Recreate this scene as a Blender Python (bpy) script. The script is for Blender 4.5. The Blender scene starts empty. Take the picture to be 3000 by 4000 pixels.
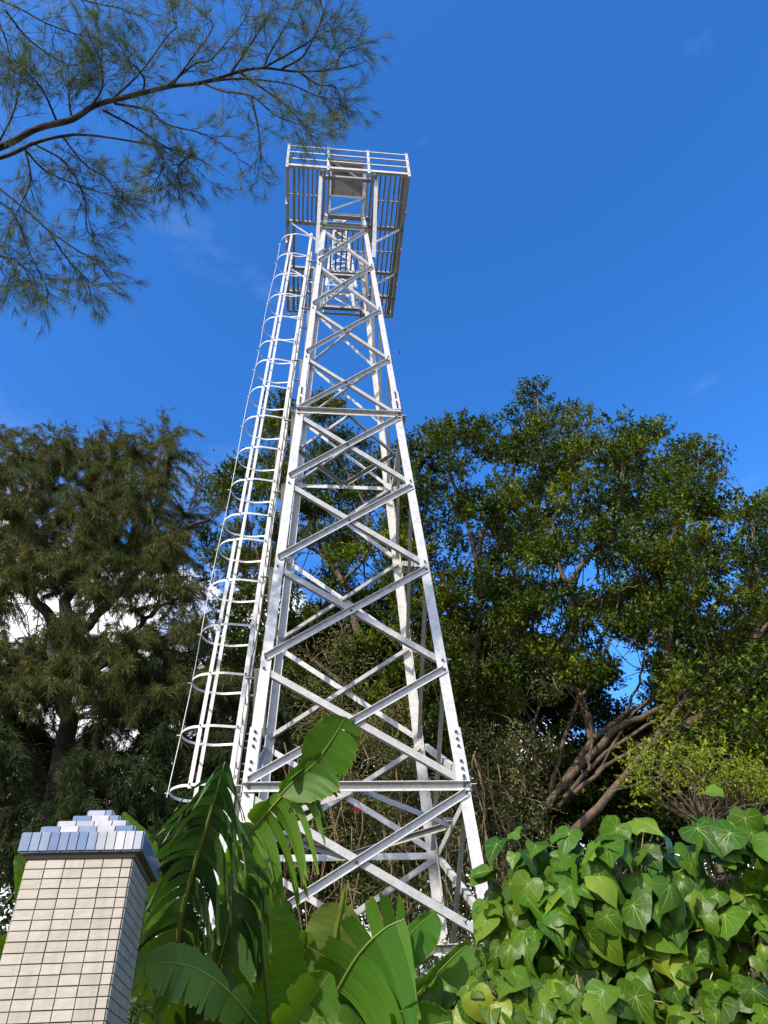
import bpy, math, random
import numpy as np
from mathutils import Vector, Matrix
R = math.radians
rng = np.random.default_rng(7)
random.seed(7)
scene = bpy.context.scene
C = scene.collection

# ------------------------------------------------------------------ camera
TH = 0.09697825
def unrot(v):
    c, s = math.cos(TH), math.sin(TH)
    return np.array([c*v[0]+s*v[1], -s*v[0]+c*v[1], v[2]])
FW = unrot([0.02873195, 0.75175802, 0.65881284])
RI = unrot([0.999056826, -0.000130492511, -0.0434216608])
UP = unrot([0.03255661, -0.65943906, 0.75105273])
CAM = np.array([-0.64333406, -9.57941449, 1.6])
F = 2824.9
cd = bpy.data.cameras.new('camera')
cam = bpy.data.objects.new('camera', cd); C.objects.link(cam)
M = Matrix(((RI[0], UP[0], -FW[0], CAM[0]), (RI[1], UP[1], -FW[1], CAM[1]), (RI[2], UP[2], -FW[2], CAM[2]), (0, 0, 0, 1)))
cam.matrix_world = M
cd.sensor_fit = 'VERTICAL'; cd.sensor_height = 24.0; cd.sensor_width = 18.0
cd.lens = F/4000*24.0
cd.clip_start = 0.05; cd.clip_end = 3000
scene.camera = cam

def ray(px, py): return FW + RI*((px-1500)/F) - UP*((py-2000)/F)
def D(px, py, d): return CAM + ray(px, py)*d            # point at a distance d ahead
def Y(px, py, yy):                                       # point on the upright plane y = yy
    r = ray(px, py); return CAM + r*((yy-CAM[1])/r[1])

# ------------------------------------------------------------------ sky and sun
SUN = Vector((-0.52, -0.66, 0.56)).normalized()          # towards the sun
el = math.asin(SUN.z); az = math.atan2(SUN.x, SUN.y)
w = bpy.data.worlds.new("World"); scene.world = w; w.use_nodes = True
nt = w.node_tree; nt.nodes.clear()
N = nt.nodes.new; L = nt.links.new
out = N('ShaderNodeOutputWorld'); bg = N('ShaderNodeBackground'); sky = N('ShaderNodeTexSky')
sky.sky_type = 'NISHITA'; sky.sun_disc = False; sky.sun_elevation = el; sky.sun_rotation = az
sky.altitude = 0; sky.air_density = 1.0; sky.dust_density = 0.7; sky.ozone_density = 3.0
hsv = N('ShaderNodeHueSaturation'); hsv.inputs['Saturation'].default_value = 1.20; hsv.inputs['Hue'].default_value = 0.5045; hsv.inputs['Value'].default_value = 1.28
gm_ = N('ShaderNodeGamma'); gm_.inputs[1].default_value = 1.25; L(sky.outputs[0], gm_.inputs[0]); L(gm_.outputs[0], hsv.inputs['Color'])
tc = N('ShaderNodeTexCoord'); sep = N('ShaderNodeSeparateXYZ'); L(tc.outputs['Generated'], sep.inputs[0])
n1 = N('ShaderNodeTexNoise'); n1.inputs['Scale'].default_value = 5.5; n1.inputs['Detail'].default_value = 9; n1.inputs['Roughness'].default_value = 0.58
L(tc.outputs['Generated'], n1.inputs['Vector'])
def mth(op, a, b=None, clamp=False):
    m = N('ShaderNodeMath'); m.operation = op; m.use_clamp = clamp
    for i, v in enumerate((a, b)):
        if v is None: continue
        if isinstance(v, (int, float)): m.inputs[i].default_value = v
        else: L(v, m.inputs[i])
    return m.outputs[0]
# cumulus bank low over the trees, standing higher to the left
top_h = mth('SUBTRACT', 0.53, mth('MULTIPLY', sep.outputs['X'], 0.42))
edge = mth('ADD', mth('SUBTRACT', top_h, sep.outputs['Z']), mth('MULTIPLY', mth('SUBTRACT', n1.outputs['Fac'], 0.5), 0.55))
cl = mth('MULTIPLY', edge, 14, True)
n2 = N('ShaderNodeTexNoise'); n2.inputs['Scale'].default_value = 2.2; n2.inputs['Detail'].default_value = 6; n2.inputs['Roughness'].default_value = 0.6
mp = N('ShaderNodeMapping'); mp.inputs['Scale'].default_value = (1.0, 1.0, 3.5); L(tc.outputs['Generated'], mp.inputs[0]); L(mp.outputs[0], n2.inputs['Vector'])
wisp = mth('MULTIPLY', mth('SUBTRACT', n2.outputs['Fac'], 0.55, True), 0.6, True)
mx0 = N('ShaderNodeMixRGB'); L(wisp, mx0.inputs[0]); L(hsv.outputs[0], mx0.inputs[1]); mx0.inputs[2].default_value = (5.2, 6.2, 7.8, 1)
mx = N('ShaderNodeMixRGB'); L(cl, mx.inputs[0]); L(mx0.outputs[0], mx.inputs[1]); mx.inputs[2].default_value = (8.6, 8.7, 9.2, 1)
L(mx.outputs[0], bg.inputs['Color']); bg.inputs['Strength'].default_value = 0.15
L(bg.outputs[0], out.inputs['Surface'])
sl = bpy.data.lights.new('sun', 'SUN'); sl.energy = 4.3; sl.angle = R(0.5); sl.color = (1.0, 0.91, 0.76)
so = bpy.data.objects.new('sun', sl); C.objects.link(so); so.location = (-20, -30, 30)
so.rotation_euler = SUN.to_track_quat('Z', 'Y').to_euler()
vs = scene.view_settings; vs.view_transform = 'Standard'; vs.look = 'None'; vs.exposure = 0.55; vs.gamma = 1.0; vs.use_curve_mapping = False
scene.display_settings.display_device = 'sRGB'
scene.cycles.max_bounces = 6; scene.cycles.diffuse_bounces = 3; scene.cycles.glossy_bounces = 2
scene.cycles.transmission_bounces = 3; scene.cycles.transparent_max_bounces = 4

# ------------------------------------------------------------------ materials
def newmat(name):
    m = bpy.data.materials.new(name); m.use_nodes = True
    n = m.node_tree; p = n.nodes['Principled BSDF']
    return m, n, p
def steel(name, base, rough=0.42, metal=0.35, rust=0.25):
    m, n, p = newmat(name); A = n.nodes.new; K = n.links.new
    tc = A('ShaderNodeTexCoord')
    v = A('ShaderNodeTexVoronoi'); v.inputs['Scale'].default_value = 38; K(tc.outputs['Object'], v.inputs['Vector'])
    no = A('ShaderNodeTexNoise'); no.inputs['Scale'].default_value = 9; no.inputs['Detail'].default_value = 7; no.inputs['Roughness'].default_value = .7; K(tc.outputs['Object'], no.inputs['Vector'])
    r = A('ShaderNodeValToRGB'); r.color_ramp.elements[0].position = .3; r.color_ramp.elements[1].position = .72
    b = base
    r.color_ramp.elements[0].color = (b*.70, b*.71, b*.72, 1); r.color_ramp.elements[1].color = (b*1.1, b*1.1, b*1.08, 1)
    K(no.outputs['Fac'], r.inputs[0])
    mx = A('ShaderNodeMixRGB'); mx.blend_type = 'MULTIPLY'; mx.inputs[0].default_value = .22
    K(r.outputs[0], mx.inputs[1]); K(v.outputs['Color'], mx.inputs[2])
    hs = A('ShaderNodeHueSaturation'); hs.inputs['Saturation'].default_value = .25; K(mx.outputs[0], hs.inputs['Color'])
    n3 = A('ShaderNodeTexNoise'); n3.inputs['Scale'].default_value = 2.3; n3.inputs['Detail'].default_value = 9; n3.inputs['Roughness'].default_value = .75; K(tc.outputs['Object'], n3.inputs['Vector'])
    r3 = A('ShaderNodeValToRGB'); r3.color_ramp.elements[0].position = .58; r3.color_ramp.elements[1].position = .78
    r3.color_ramp.elements[0].color = (0, 0, 0, 1); r3.color_ramp.elements[1].color = (rust,)*3+(1,)
    K(n3.outputs['Fac'], r3.inputs[0])
    m2 = A('ShaderNodeMixRGB'); K(r3.outputs[0], m2.inputs[0]); K(hs.outputs[0], m2.inputs[1]); m2.inputs[2].default_value = (.36, .24, .15, 1)
    K(m2.outputs[0], p.inputs['Base Color'])
    rr = A('ShaderNodeMapRange'); rr.inputs['To Min'].default_value = rough-.1; rr.inputs['To Max'].default_value = rough+.14; K(no.outputs['Fac'], rr.inputs[0]); K(rr.outputs[0], p.inputs['Roughness'])
    bp = A('ShaderNodeBump'); bp.inputs['Strength'].default_value = .12; bp.inputs['Distance'].default_value = .01; K(no.outputs['Fac'], bp.inputs['Height']); K(bp.outputs[0], p.inputs['Normal'])
    p.inputs['Metallic'].default_value = metal
    return m
M_steel = steel('galvanised_steel', .60, .46, .12, .3)
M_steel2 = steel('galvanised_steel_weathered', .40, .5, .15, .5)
M_bolt = steel('dark_bolt', .12, .5, .5, .2)
M_panel = steel('grey_panel_sheet', .13, .5, .1, .0)

def leafmat(name, c1, c2, trans=.25, rough=.45, extra=None, exf=.12, spec=.5, sun_patch=None):
    m, n, p = newmat(name); A = n.nodes.new; K = n.links.new
    g = A('ShaderNodeNewGeometry')
    ramp = A('ShaderNodeValToRGB'); e = ramp.color_ramp.elements
    e[0].color = (*c1, 1); e[0].position = 0; e[1].color = (*c2, 1); e[1].position = 1-exf if extra else 1
    if extra:
        x = e.new(1.0); x.color = (*extra, 1)
    K(g.outputs['Random Per Island'], ramp.inputs[0])
    tc = A('ShaderNodeTexCoord'); no = A('ShaderNodeTexNoise'); no.inputs['Scale'].default_value = .9; no.inputs['Detail'].default_value = 4; K(tc.outputs['Object'], no.inputs['Vector'])
    hs = A('ShaderNodeHueSaturation'); K(ramp.outputs[0], hs.inputs['Color'])
    mr = A('ShaderNodeMapRange'); mr.inputs['From Min'].default_value = .3; mr.inputs['From Max'].default_value = .7; mr.inputs['To Min'].default_value = .475; mr.inputs['To Max'].default_value = .52
    K(no.outputs['Fac'], mr.inputs[0]); K(mr.outputs[0], hs.inputs['Hue'])
    if sun_patch:  # sunlit clumps of the crown, painted into the leaf colour by noise
        pn_ = A('ShaderNodeTexNoise'); pn_.inputs['Scale'].default_value = .55; pn_.inputs['Detail'].default_value = 5; K(tc.outputs['Object'], pn_.inputs['Vector'])
        pr = A('ShaderNodeMapRange'); pr.inputs['From Min'].default_value = .48; pr.inputs['From Max'].default_value = .66; pr.inputs['To Max'].default_value = .85; K(pn_.outputs['Fac'], pr.inputs[0])
        pm = A('ShaderNodeMixRGB'); K(pr.outputs[0], pm.inputs[0]); K(ramp.outputs[0], pm.inputs[1]); pm.inputs[2].default_value = (*sun_patch, 1); K(pm.outputs[0], hs.inputs['Color'])
    K(hs.outputs[0], p.inputs['Base Color']); p.inputs['Roughness'].default_value = rough
    p.inputs['Specular IOR Level'].default_value = spec
    t = A('ShaderNodeBsdfTranslucent')
    h2 = A('ShaderNodeHueSaturation'); h2.inputs['Hue'].default_value = .485; h2.inputs['Value'].default_value = 1.5; h2.inputs['Saturation'].default_value = 1.1
    K(hs.outputs[0], h2.inputs['Color']); K(h2.outputs[0], t.inputs['Color'])
    ms = A('ShaderNodeMixShader'); ms.inputs[0].default_value = trans
    K(p.outputs[0], ms.inputs[1]); K(t.outputs[0], ms.inputs[2]); K(ms.outputs[0], n.nodes['Material Output'].inputs['Surface'])
    return m, n, p, hs
M_ficus, *_ = leafmat('ficus_leaves', (.010, .028, .004), (.065, .108, .009), .25, .5, (.24, .25, .025), .12, .18, (.16, .20, .014))
M_ficus_b, *_ = leafmat('ficus_leaves_yellowish', (.08, .13, .010), (.20, .25, .02), .3, .5, (.34, .34, .05), .2, .2)
M_cas, *_ = leafmat('casuarina_needles', (.035, .052, .018), (.10, .12, .034), .2, .7, (.24, .17, .06), .14, .1)
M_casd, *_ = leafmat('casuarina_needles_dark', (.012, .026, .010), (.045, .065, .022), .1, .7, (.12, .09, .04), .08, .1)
M_casn, *_ = leafmat('casuarina_needles_near', (.035, .065, .028), (.11, .16, .045), .2, .6, (.20, .18, .07), .1, .2)
M_scrub, *_ = leafmat('scrub_leaves', (.04, .065, .015), (.12, .15, .03), .25, .5, (.25, .20, .06), .2)
M_under, *_ = leafmat('undergrowth_leaves', (.02, .045, .012), (.06, .10, .02), .2, .5)
M_petal, *_ = leafmat('red_petals', (.5, .02, .02), (.65, .04, .03), .2, .5)

def bladed(name, c1, c2, trans, rough, vein_scale, rib_col, edge=True):
    """blade with fine side veins across UV and a pale margin"""
    m, n, p, hs = leafmat(name, c1, c2, trans, rough, spec=.3)
    A = n.nodes.new; K = n.links.new
    uv = A('ShaderNodeTexCoord'); wv = A('ShaderNodeTexWave'); wv.bands_direction = 'X'; wv.inputs['Scale'].default_value = vein_scale; wv.inputs['Distortion'].default_value = .6; wv.inputs['Detail'].default_value = 1.5
    K(uv.outputs['UV'], wv.inputs['Vector'])
    bp = A('ShaderNodeBump'); bp.inputs['Strength'].default_value = .4; bp.inputs['Distance'].default_value = .004; K(wv.outputs['Fac'], bp.inputs['Height']); K(bp.outputs[0], p.inputs['Normal'])
    sp = A('ShaderNodeSeparateXYZ'); K(uv.outputs['UV'], sp.inputs[0])
    gt = A('ShaderNodeMapRange'); gt.inputs['From Min'].default_value = .94; gt.inputs['From Max'].default_value = 1.0; K(sp.outputs['Y'], gt.inputs[0])
    no = A('ShaderNodeTexNoise'); no.inputs['Scale'].default_value = 14; no.inputs['Detail'].default_value = 5; K(uv.outputs['Object'], no.inputs['Vector'])
    ml = A('ShaderNodeMath'); ml.operation = 'MULTIPLY'; K(gt.outputs[0], ml.inputs[0]); K(no.outputs['Fac'], ml.inputs[1])
    # colour streaks that follow the veins
    st = A('ShaderNodeTexNoise'); st.inputs['Scale'].default_value = 1; st.inputs['Detail'].default_value = 4
    mpn = A('ShaderNodeMapping'); mpn.inputs['Scale'].default_value = (60, 1.5, 1); K(uv.outputs['UV'], mpn.inputs[0]); K(mpn.outputs[0], st.inputs['Vector'])
    mv = A('ShaderNodeMapRange'); mv.inputs['To Min'].default_value = .6; mv.inputs['To Max'].default_value = 1.4; K(st.outputs['Fac'], mv.inputs[0]); K(mv.outputs[0], hs.inputs['Value'])
    mx = A('ShaderNodeMixRGB'); K(ml.outputs[0], mx.inputs[0]); K(hs.outputs[0], mx.inputs[1]); mx.inputs[2].default_value = (*rib_col, 1)
    K(mx.outputs[0], p.inputs['Base Color'])
    return m
M_banana = bladed('banana_blade', (.045, .125, .012), (.095, .205, .022), .36, .4, 22, (.36, .26, .07))
M_banana_d = bladed('shaded_banana_blade', (.016, .055, .012), (.040, .105, .018), .25, .42, 22, (.30, .24, .06))  # darker copy of the banana blade, with shade painted into its colour
M_banana_y = bladed('young_banana_blade', (.14, .22, .045), (.18, .26, .055), .4, .36, 22, (.32, .30, .10))
M_rib, *_ = leafmat('banana_midrib', (.13, .18, .04), (.17, .22, .05), .1, .4)
M_heart, nh, ph, hh = leafmat('heart_leaf_blade', (.020, .068, .005), (.062, .152, .009), .28, .38, (.15, .23, .02), .14, .22)
_t = nh.nodes.new('ShaderNodeTexCoord'); _n = nh.nodes.new('ShaderNodeTexNoise'); _n.inputs['Scale'].default_value = 22; _n.inputs['Detail'].default_value = 5
_s = nh.nodes.new('ShaderNodeMapRange'); _s.inputs['From Min'].default_value = .62; _s.inputs['From Max'].default_value = .72; _s.inputs['To Max'].default_value = .55; nh.links.new(_n.outputs['Fac'], _s.inputs[0])
_x = nh.nodes.new('ShaderNodeMixRGB'); nh.links.new(_s.outputs[0], _x.inputs[0]); nh.links.new(hh.outputs[0], _x.inputs[1]); _x.inputs[2].default_value = (.13, .15, .03, 1); nh.links.new(_x.outputs[0], ph.inputs['Base Color'])
nh.links.new(_t.outputs['Object'], _n.inputs['Vector']); _b = nh.nodes.new('ShaderNodeBump'); _b.inputs['Strength'].default_value = .45; _b.inputs['Distance'].default_value = .012
nh.links.new(_n.outputs['Fac'], _b.inputs['Height']); nh.links.new(_b.outputs[0], ph.inputs['Normal'])
M_vein, *_ = leafmat('heart_leaf_vein', (.12, .23, .035), (.22, .33, .06), .15, .45)
M_petiole, *_ = leafmat('petiole', (.22, .24, .06), (.34, .30, .10), .05, .5)

def bark(name, c1, c2, sc=6):
    m, n, p = newmat(name); A = n.nodes.new; K = n.links.new
    tc = A('ShaderNodeTexCoord'); mpn = A('ShaderNodeMapping'); mpn.inputs['Scale'].default_value = (sc, sc, sc*.35); K(tc.outputs['Object'], mpn.inputs[0])
    no = A('ShaderNodeTexNoise'); no.inputs['Scale'].default_value = 1.6; no.inputs['Detail'].default_value = 9; no.inputs['Roughness'].default_value = .7; K(mpn.outputs[0], no.inputs['Vector'])
    r = A('ShaderNodeValToRGB'); r.color_ramp.elements[0].position = .35; r.color_ramp.elements[1].position = .68
    r.color_ramp.elements[0].color = (*c1, 1); r.color_ramp.elements[1].color = (*c2, 1); K(no.outputs['Fac'], r.inputs[0]); K(r.outputs[0], p.inputs['Base Color'])
    p.inputs['Roughness'].default_value = .9
    bp = A('ShaderNodeBump'); bp.inputs['Strength'].default_value = .8; bp.inputs['Distance'].default_value = .03; K(no.outputs['Fac'], bp.inputs['Height']); K(bp.outputs[0], p.inputs['Normal'])
    return m
M_bark = bark('ficus_bark', (.03, .022, .016), (.15, .105, .065))
M_barkc = bark('casuarina_bark', (.022, .018, .016), (.065, .052, .042))
M_twig = bark('dry_twigs', (.10, .065, .035), (.26, .18, .10))
M_stem = bark('banana_stem', (.10, .12, .04), (.22, .20, .09), 4)

def ground_mat():
    m, n, p = newmat('earth_bank'); A = n.nodes.new; K = n.links.new
    tc = A('ShaderNodeTexCoord'); no = A('ShaderNodeTexNoise'); no.inputs['Scale'].default_value = 1.7; no.inputs['Detail'].default_value = 10; K(tc.outputs['Object'], no.inputs['Vector'])
    r = A('ShaderNodeValToRGB'); r.color_ramp.elements[0].color = (.03, .04, .015, 1); r.color_ramp.elements[1].color = (.14, .10, .06, 1); K(no.outputs['Fac'], r.inputs[0]); K(r.outputs[0], p.inputs['Base Color']); p.inputs['Roughness'].default_value = .95
    bp = A('ShaderNodeBump'); bp.inputs['Strength'].default_value = .7; bp.inputs['Distance'].default_value = .1; K(no.outputs['Fac'], bp.inputs['Height']); K(bp.outputs[0], p.inputs['Normal'])
    return m
M_ground = ground_mat()
def tile_mat(name, c1, c2, rough):
    m, n, p = newmat(name); A = n.nodes.new; K = n.links.new
    g = A('ShaderNodeNewGeometry'); r = A('ShaderNodeValToRGB'); r.color_ramp.interpolation = 'LINEAR'
    r.color_ramp.elements[0].color = (*c1, 1); r.color_ramp.elements[1].color = (*c2, 1); K(g.outputs['Random Per Island'], r.inputs[0])
    tc = A('ShaderNodeTexCoord'); mpn = A('ShaderNodeMapping'); mpn.inputs['Scale'].default_value = (14, 14, 40); mpn.inputs['Rotation'].default_value = (0, R(20), 0); K(tc.outputs['Object'], mpn.inputs[0])
    no = A('ShaderNodeTexNoise'); no.inputs['Scale'].default_value = 1.2; no.inputs['Detail'].default_value = 6; K(mpn.outputs[0], no.inputs['Vector'])
    hs = A('ShaderNodeHueSaturation'); K(r.outputs[0], hs.inputs['Color']); mr = A('ShaderNodeMapRange'); mr.inputs['To Min'].default_value = .8; mr.inputs['To Max'].default_value = 1.15; K(no.outputs['Fac'], mr.inputs[0]); K(mr.outputs[0], hs.inputs['Value'])
    gm = A('ShaderNodeMapping'); gm.inputs['Scale'].default_value = (9, 9, .9); K(tc.outputs['Object'], gm.inputs[0])
    gn = A('ShaderNodeTexNoise'); gn.inputs['Scale'].default_value = 1.5; gn.inputs['Detail'].default_value = 8; gn.inputs['Roughness'].default_value = .65; K(gm.outputs[0], gn.inputs['Vector'])
    gr = A('ShaderNodeMapRange'); gr.inputs['From Min'].default_value = .5; gr.inputs['From Max'].default_value = .8; gr.inputs['To Max'].default_value = .5; K(gn.outputs['Fac'], gr.inputs[0])
    gx = A('ShaderNodeMixRGB'); K(gr.outputs[0], gx.inputs[0]); K(hs.outputs[0], gx.inputs[1]); gx.inputs[2].default_value = (.16, .14, .11, 1)
    K(gx.outputs[0], p.inputs['Base Color']); p.inputs['Roughness'].default_value = rough
    bp = A('ShaderNodeBump'); bp.inputs['Strength'].default_value = .35; bp.inputs['Distance'].default_value = .004; K(no.outputs['Fac'], bp.inputs['Height']); K(bp.outputs[0], p.inputs['Normal'])
    return m
M_tile = tile_mat('cream_tile', (.33, .30, .25), (.40, .365, .31), .5)
M_blue = tile_mat('blue_glazed_tile', (.09, .15, .30), (.20, .26, .37), .16)
M_pale = tile_mat('pale_glazed_tile', (.33, .35, .42), (.50, .49, .52), .14)
M_grout = tile_mat('grout', (.10, .085, .07), (.13, .11, .09), .9)

# ------------------------------------------------------------------ mesh helpers
class MB:
    def __init__(s): s.v = []; s.f4 = []; s.f3 = []; s.n = 0; s.m4 = []; s.m3 = []; s.uv4 = []; s.hasuv = False
    def add(s, V, Q=None, T=None, mat=0, uv=None):
        V = np.asarray(V, float).reshape(-1, 3)
        if Q is not None:
            Q = np.asarray(Q, int).reshape(-1, 4); s.f4.append(Q+s.n); s.m4.append(np.full(len(Q), mat))
            s.uv4.append(np.zeros((len(Q)*4, 2)) if uv is None else np.asarray(uv, float)[Q.ravel()])
            if uv is not None: s.hasuv = True
        if T is not None:
            T = np.asarray(T, int).reshape(-1, 3); s.f3.append(T+s.n); s.m3.append(np.full(len(T), mat))
        s.v.append(V); s.n += len(V)
    def box(s, a, b, mat=0):
        x0, y0, z0 = a; x1, y1, z1 = b
        s.add([(x0,y0,z0),(x1,y0,z0),(x1,y1,z0),(x0,y1,z0),(x0,y0,z1),(x1,y0,z1),(x1,y1,z1),(x0,y1,z1)],
              [(0,3,2,1),(4,5,6,7),(0,1,5,4),(1,2,6,5),(2,3,7,6),(3,0,4,7)], mat=mat)
    def prism(s, prof0, prof1, mat=0):
        """profile polygon at each end (same count)"""
        k = len(prof0); V = list(prof0)+list(prof1)
        Q = [(i, (i+1) % k, k+(i+1) % k, k+i) for i in range(k)]
        s.add(V, Q, mat=mat)
        # end caps for an L profile (6 points) as two quads, else fan
        if k == 6: s.add(V, [(0,1,2,3),(0,3,4,5),(6,9,8,7),(6,11,10,9)], mat=mat)
        elif k == 4: s.add(V, [(3,2,1,0),(4,5,6,7)], mat=mat)
    def angle(s, p0, p1, a, b, wa, wb, t=.008, mat=0):
        """L section: corner on p0-p1, flange wa along a and wb along b"""
        p0, p1 = np.asarray(p0, float), np.asarray(p1, float)
        prof = lambda p: [p, p+a*wa, p+a*wa+b*t, p+a*t+b*t, p+a*t+b*wb, p+b*wb]
        s.prism(prof(p0), prof(p1), mat)
    def bar(s, p0, p1, a, b, wa, wb, mat=0):
        p0, p1 = np.asarray(p0, float), np.asarray(p1, float)
        prof = lambda p: [p-a*wa/2-b*wb/2, p+a*wa/2-b*wb/2, p+a*wa/2+b*wb/2, p-a*wa/2+b*wb/2]
        s.prism(prof(p0), prof(p1), mat)
    def tube(s, pts, rad, n=6, mat=0):
        pts = np.asarray(pts, float); k = len(pts)
        rad = np.broadcast_to(np.asarray(rad, float), (k,))
        T = np.gradient(pts, axis=0); T /= np.linalg.norm(T, axis=1)[:, None]+1e-9
        ref = np.array([0, 0, 1.]) if abs(T[0][2]) < .9 else np.array([1., 0, 0])
        V = []
        a = np.cross(T[0], ref); a /= np.linalg.norm(a)
        for i in range(k):
            a = a-T[i]*(a@T[i]); a /= np.linalg.norm(a)+1e-9; b = np.cross(T[i], a)
            for j in range(n):
                an = 2*math.pi*j/n; V.append(pts[i]+rad[i]*(math.cos(an)*a+math.sin(an)*b))
        Q = [(i*n+j, i*n+(j+1) % n, (i+1)*n+(j+1) % n, (i+1)*n+j) for i in range(k-1) for j in range(n)]
        s.add(V, Q, mat=mat)
    def build(s, name, mats, parent=None, smooth=False):
        me = bpy.data.meshes.new(name)
        V = np.concatenate(s.v) if s.v else np.zeros((0, 3))
        q = np.concatenate(s.f4) if s.f4 else np.zeros((0, 4), int); t = np.concatenate(s.f3) if s.f3 else np.zeros((0, 3), int)
        if parent is not None: V = V-np.array(WLOC(parent))
        me.vertices.add(len(V)); me.vertices.foreach_set('co', V.astype(np.float32).ravel())
        me.loops.add(q.size+t.size); me.loops.foreach_set('vertex_index', np.concatenate([q.ravel(), t.ravel()]).astype(np.int32))
        me.polygons.add(len(q)+len(t))
        st = np.concatenate([np.arange(len(q))*4, q.size+np.arange(len(t))*3]).astype(np.int32)
        me.polygons.foreach_set('loop_start', st)
        mi = np.concatenate((s.m4 or [np.zeros(0)])+(s.m3 or [np.zeros(0)])).astype(np.int32)
        if not isinstance(mats, (list, tuple)): mats = [mats]
        for mm in mats: me.materials.append(mm)
        if len(mats) > 1: me.polygons.foreach_set('material_index', mi)
        if s.hasuv:
            uvl = me.uv_layers.new(name='UVMap'); U = np.concatenate(s.uv4+[np.zeros((t.size, 2))]); uvl.data.foreach_set('uv', U.astype(np.float32).ravel())
        me.polygons.foreach_set('use_smooth', np.full(len(q)+len(t), bool(smooth)))
        me.update(calc_edges=True); me.validate()
        o = bpy.data.objects.new(name, me); C.objects.link(o)
        if parent is not None: o.parent = parent
        return o
BOLT = {}
def bolt_mesh(kind, mat):
    if (kind, mat.name) not in BOLT:
        m = MB()
        if kind == 'hex':
            m.tube([(0, 0, -.004), (0, 0, .016)], .017, 6); m.tube([(0, 0, .0155), (0, 0, .020)], .010, 6)
            hx_ = [(math.cos(i*math.pi/3)*.0168, math.sin(i*math.pi/3)*.0168, .0155) for i in range(6)]
            m.add(hx_, [(0, 1, 2, 3), (0, 3, 4, 5)])
        else:
            m.tube([(0, 0, -.004), (0, 0, .02)], .018, 6); m.tube([(0, 0, .019), (0, 0, .040)], .010, 6)
            hx_ = [(math.cos(i*math.pi/3)*.0178, math.sin(i*math.pi/3)*.0178, .0198) for i in range(6)]
            m.add(hx_, [(0, 1, 2, 3), (0, 3, 4, 5)])
            hx_ = [(math.cos(i*math.pi/3)*.0098, math.sin(i*math.pi/3)*.0098, .0398) for i in range(6)]
            m.add(hx_, [(0, 1, 2, 3), (0, 3, 4, 5)])
        BOLT[(kind, mat.name)] = [m, mat, None]
    return BOLT[(kind, mat.name)]
def bolt_obj(p, nn, parent, kind='hex', sc=1.0, mat=None):
    e = bolt_mesh(kind, mat or M_bolt)
    if e[2] is None:
        o = e[0].build('bolt', e[1]); e[2] = o
    else:
        o = e[2].copy(); C.objects.link(o)
    o.parent = parent; o.rotation_mode = 'QUATERNION'
    o.location = Vector(np.asarray(p, float)-WLOC(parent)); o.rotation_quaternion = Vector(nn).to_track_quat('Z', 'Y'); o.scale = (sc, sc, sc)
    return o
ROOTLOC = {}
def WLOC(p):
    t = np.zeros(3)
    while p is not None:
        t = t+np.array(p.location); p = p.parent
    return t
def thing(name, label, cat, loc=(0, 0, 0), group=None):
    o = bpy.data.objects.new(name, None); C.objects.link(o); o.location = loc; o.empty_display_size = .3
    o['label'] = label; o['category'] = cat
    if group: o['group'] = group
    return o
def tag(o, label=None, cat=None, group=None, kind=None):
    if label: o['label'] = label
    if cat: o['category'] = cat
    if group: o['group'] = group
    if kind: o['kind'] = kind
    return o
V3 = lambda *a: np.array(a, float)
EX, EY, EZ = V3(1, 0, 0), V3(0, 1, 0), V3(0, 0, 1)
def nrm(v): v = np.asarray(v, float); return v/(np.linalg.norm(v)+1e-12)
def spline(P, n):
    P = np.asarray(P, float); k = len(P)
    if k < 3:
        t = np.linspace(0, 1, n)[:, None]; return P[0]*(1-t)+P[-1]*t
    E = np.vstack([2*P[0]-P[1], P, 2*P[-1]-P[-2]])
    ts = np.linspace(0, k-1-1e-6, n); o = []
    for t in ts:
        i = int(t); f = t-i; a, b, c, d = E[i], E[i+1], E[i+2], E[i+3]
        o.append(.5*((2*b)+(c-a)*f+(2*a-5*b+4*c-d)*f*f+(3*b-a-3*c+d)*f**3))
    return np.array(o)

def terrain(x, y):
    s = np.clip((np.asarray(y)+5.0)/3.5, 0, 1); s = s*s*(3-2*s)
    return 2.75*s+np.clip((np.asarray(y)-1)/18, 0, 3)*2.0+.12*np.sin(x*1.3+y*.7)*s

# ------------------------------------------------------------------ ground
xs = np.concatenate([[-600, -200, -80, -40], np.linspace(-24, 24, 70), [40, 80, 200, 600]])
ys = np.concatenate([[-600, -200, -60, -25], np.linspace(-14, 40, 80), [60, 90, 200, 600]])
X, Yg = np.meshgrid(xs, ys); Z = terrain(X, Yg)+.05*rng.standard_normal(X.shape)*(np.abs(X) < 30)*(Yg > -7)*(Yg < 42)
g = MB(); nx = len(xs)
idx = np.arange(len(ys)*nx).reshape(len(ys), nx)
g.add(np.stack([X.ravel(), Yg.ravel(), Z.ravel()], 1), np.stack([idx[:-1, :-1].ravel(), idx[:-1, 1:].ravel(), idx[1:, 1:].ravel(), idx[1:, :-1].ravel()], 1))
tag(g.build('ground', M_ground, smooth=True), kind='structure')

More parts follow.
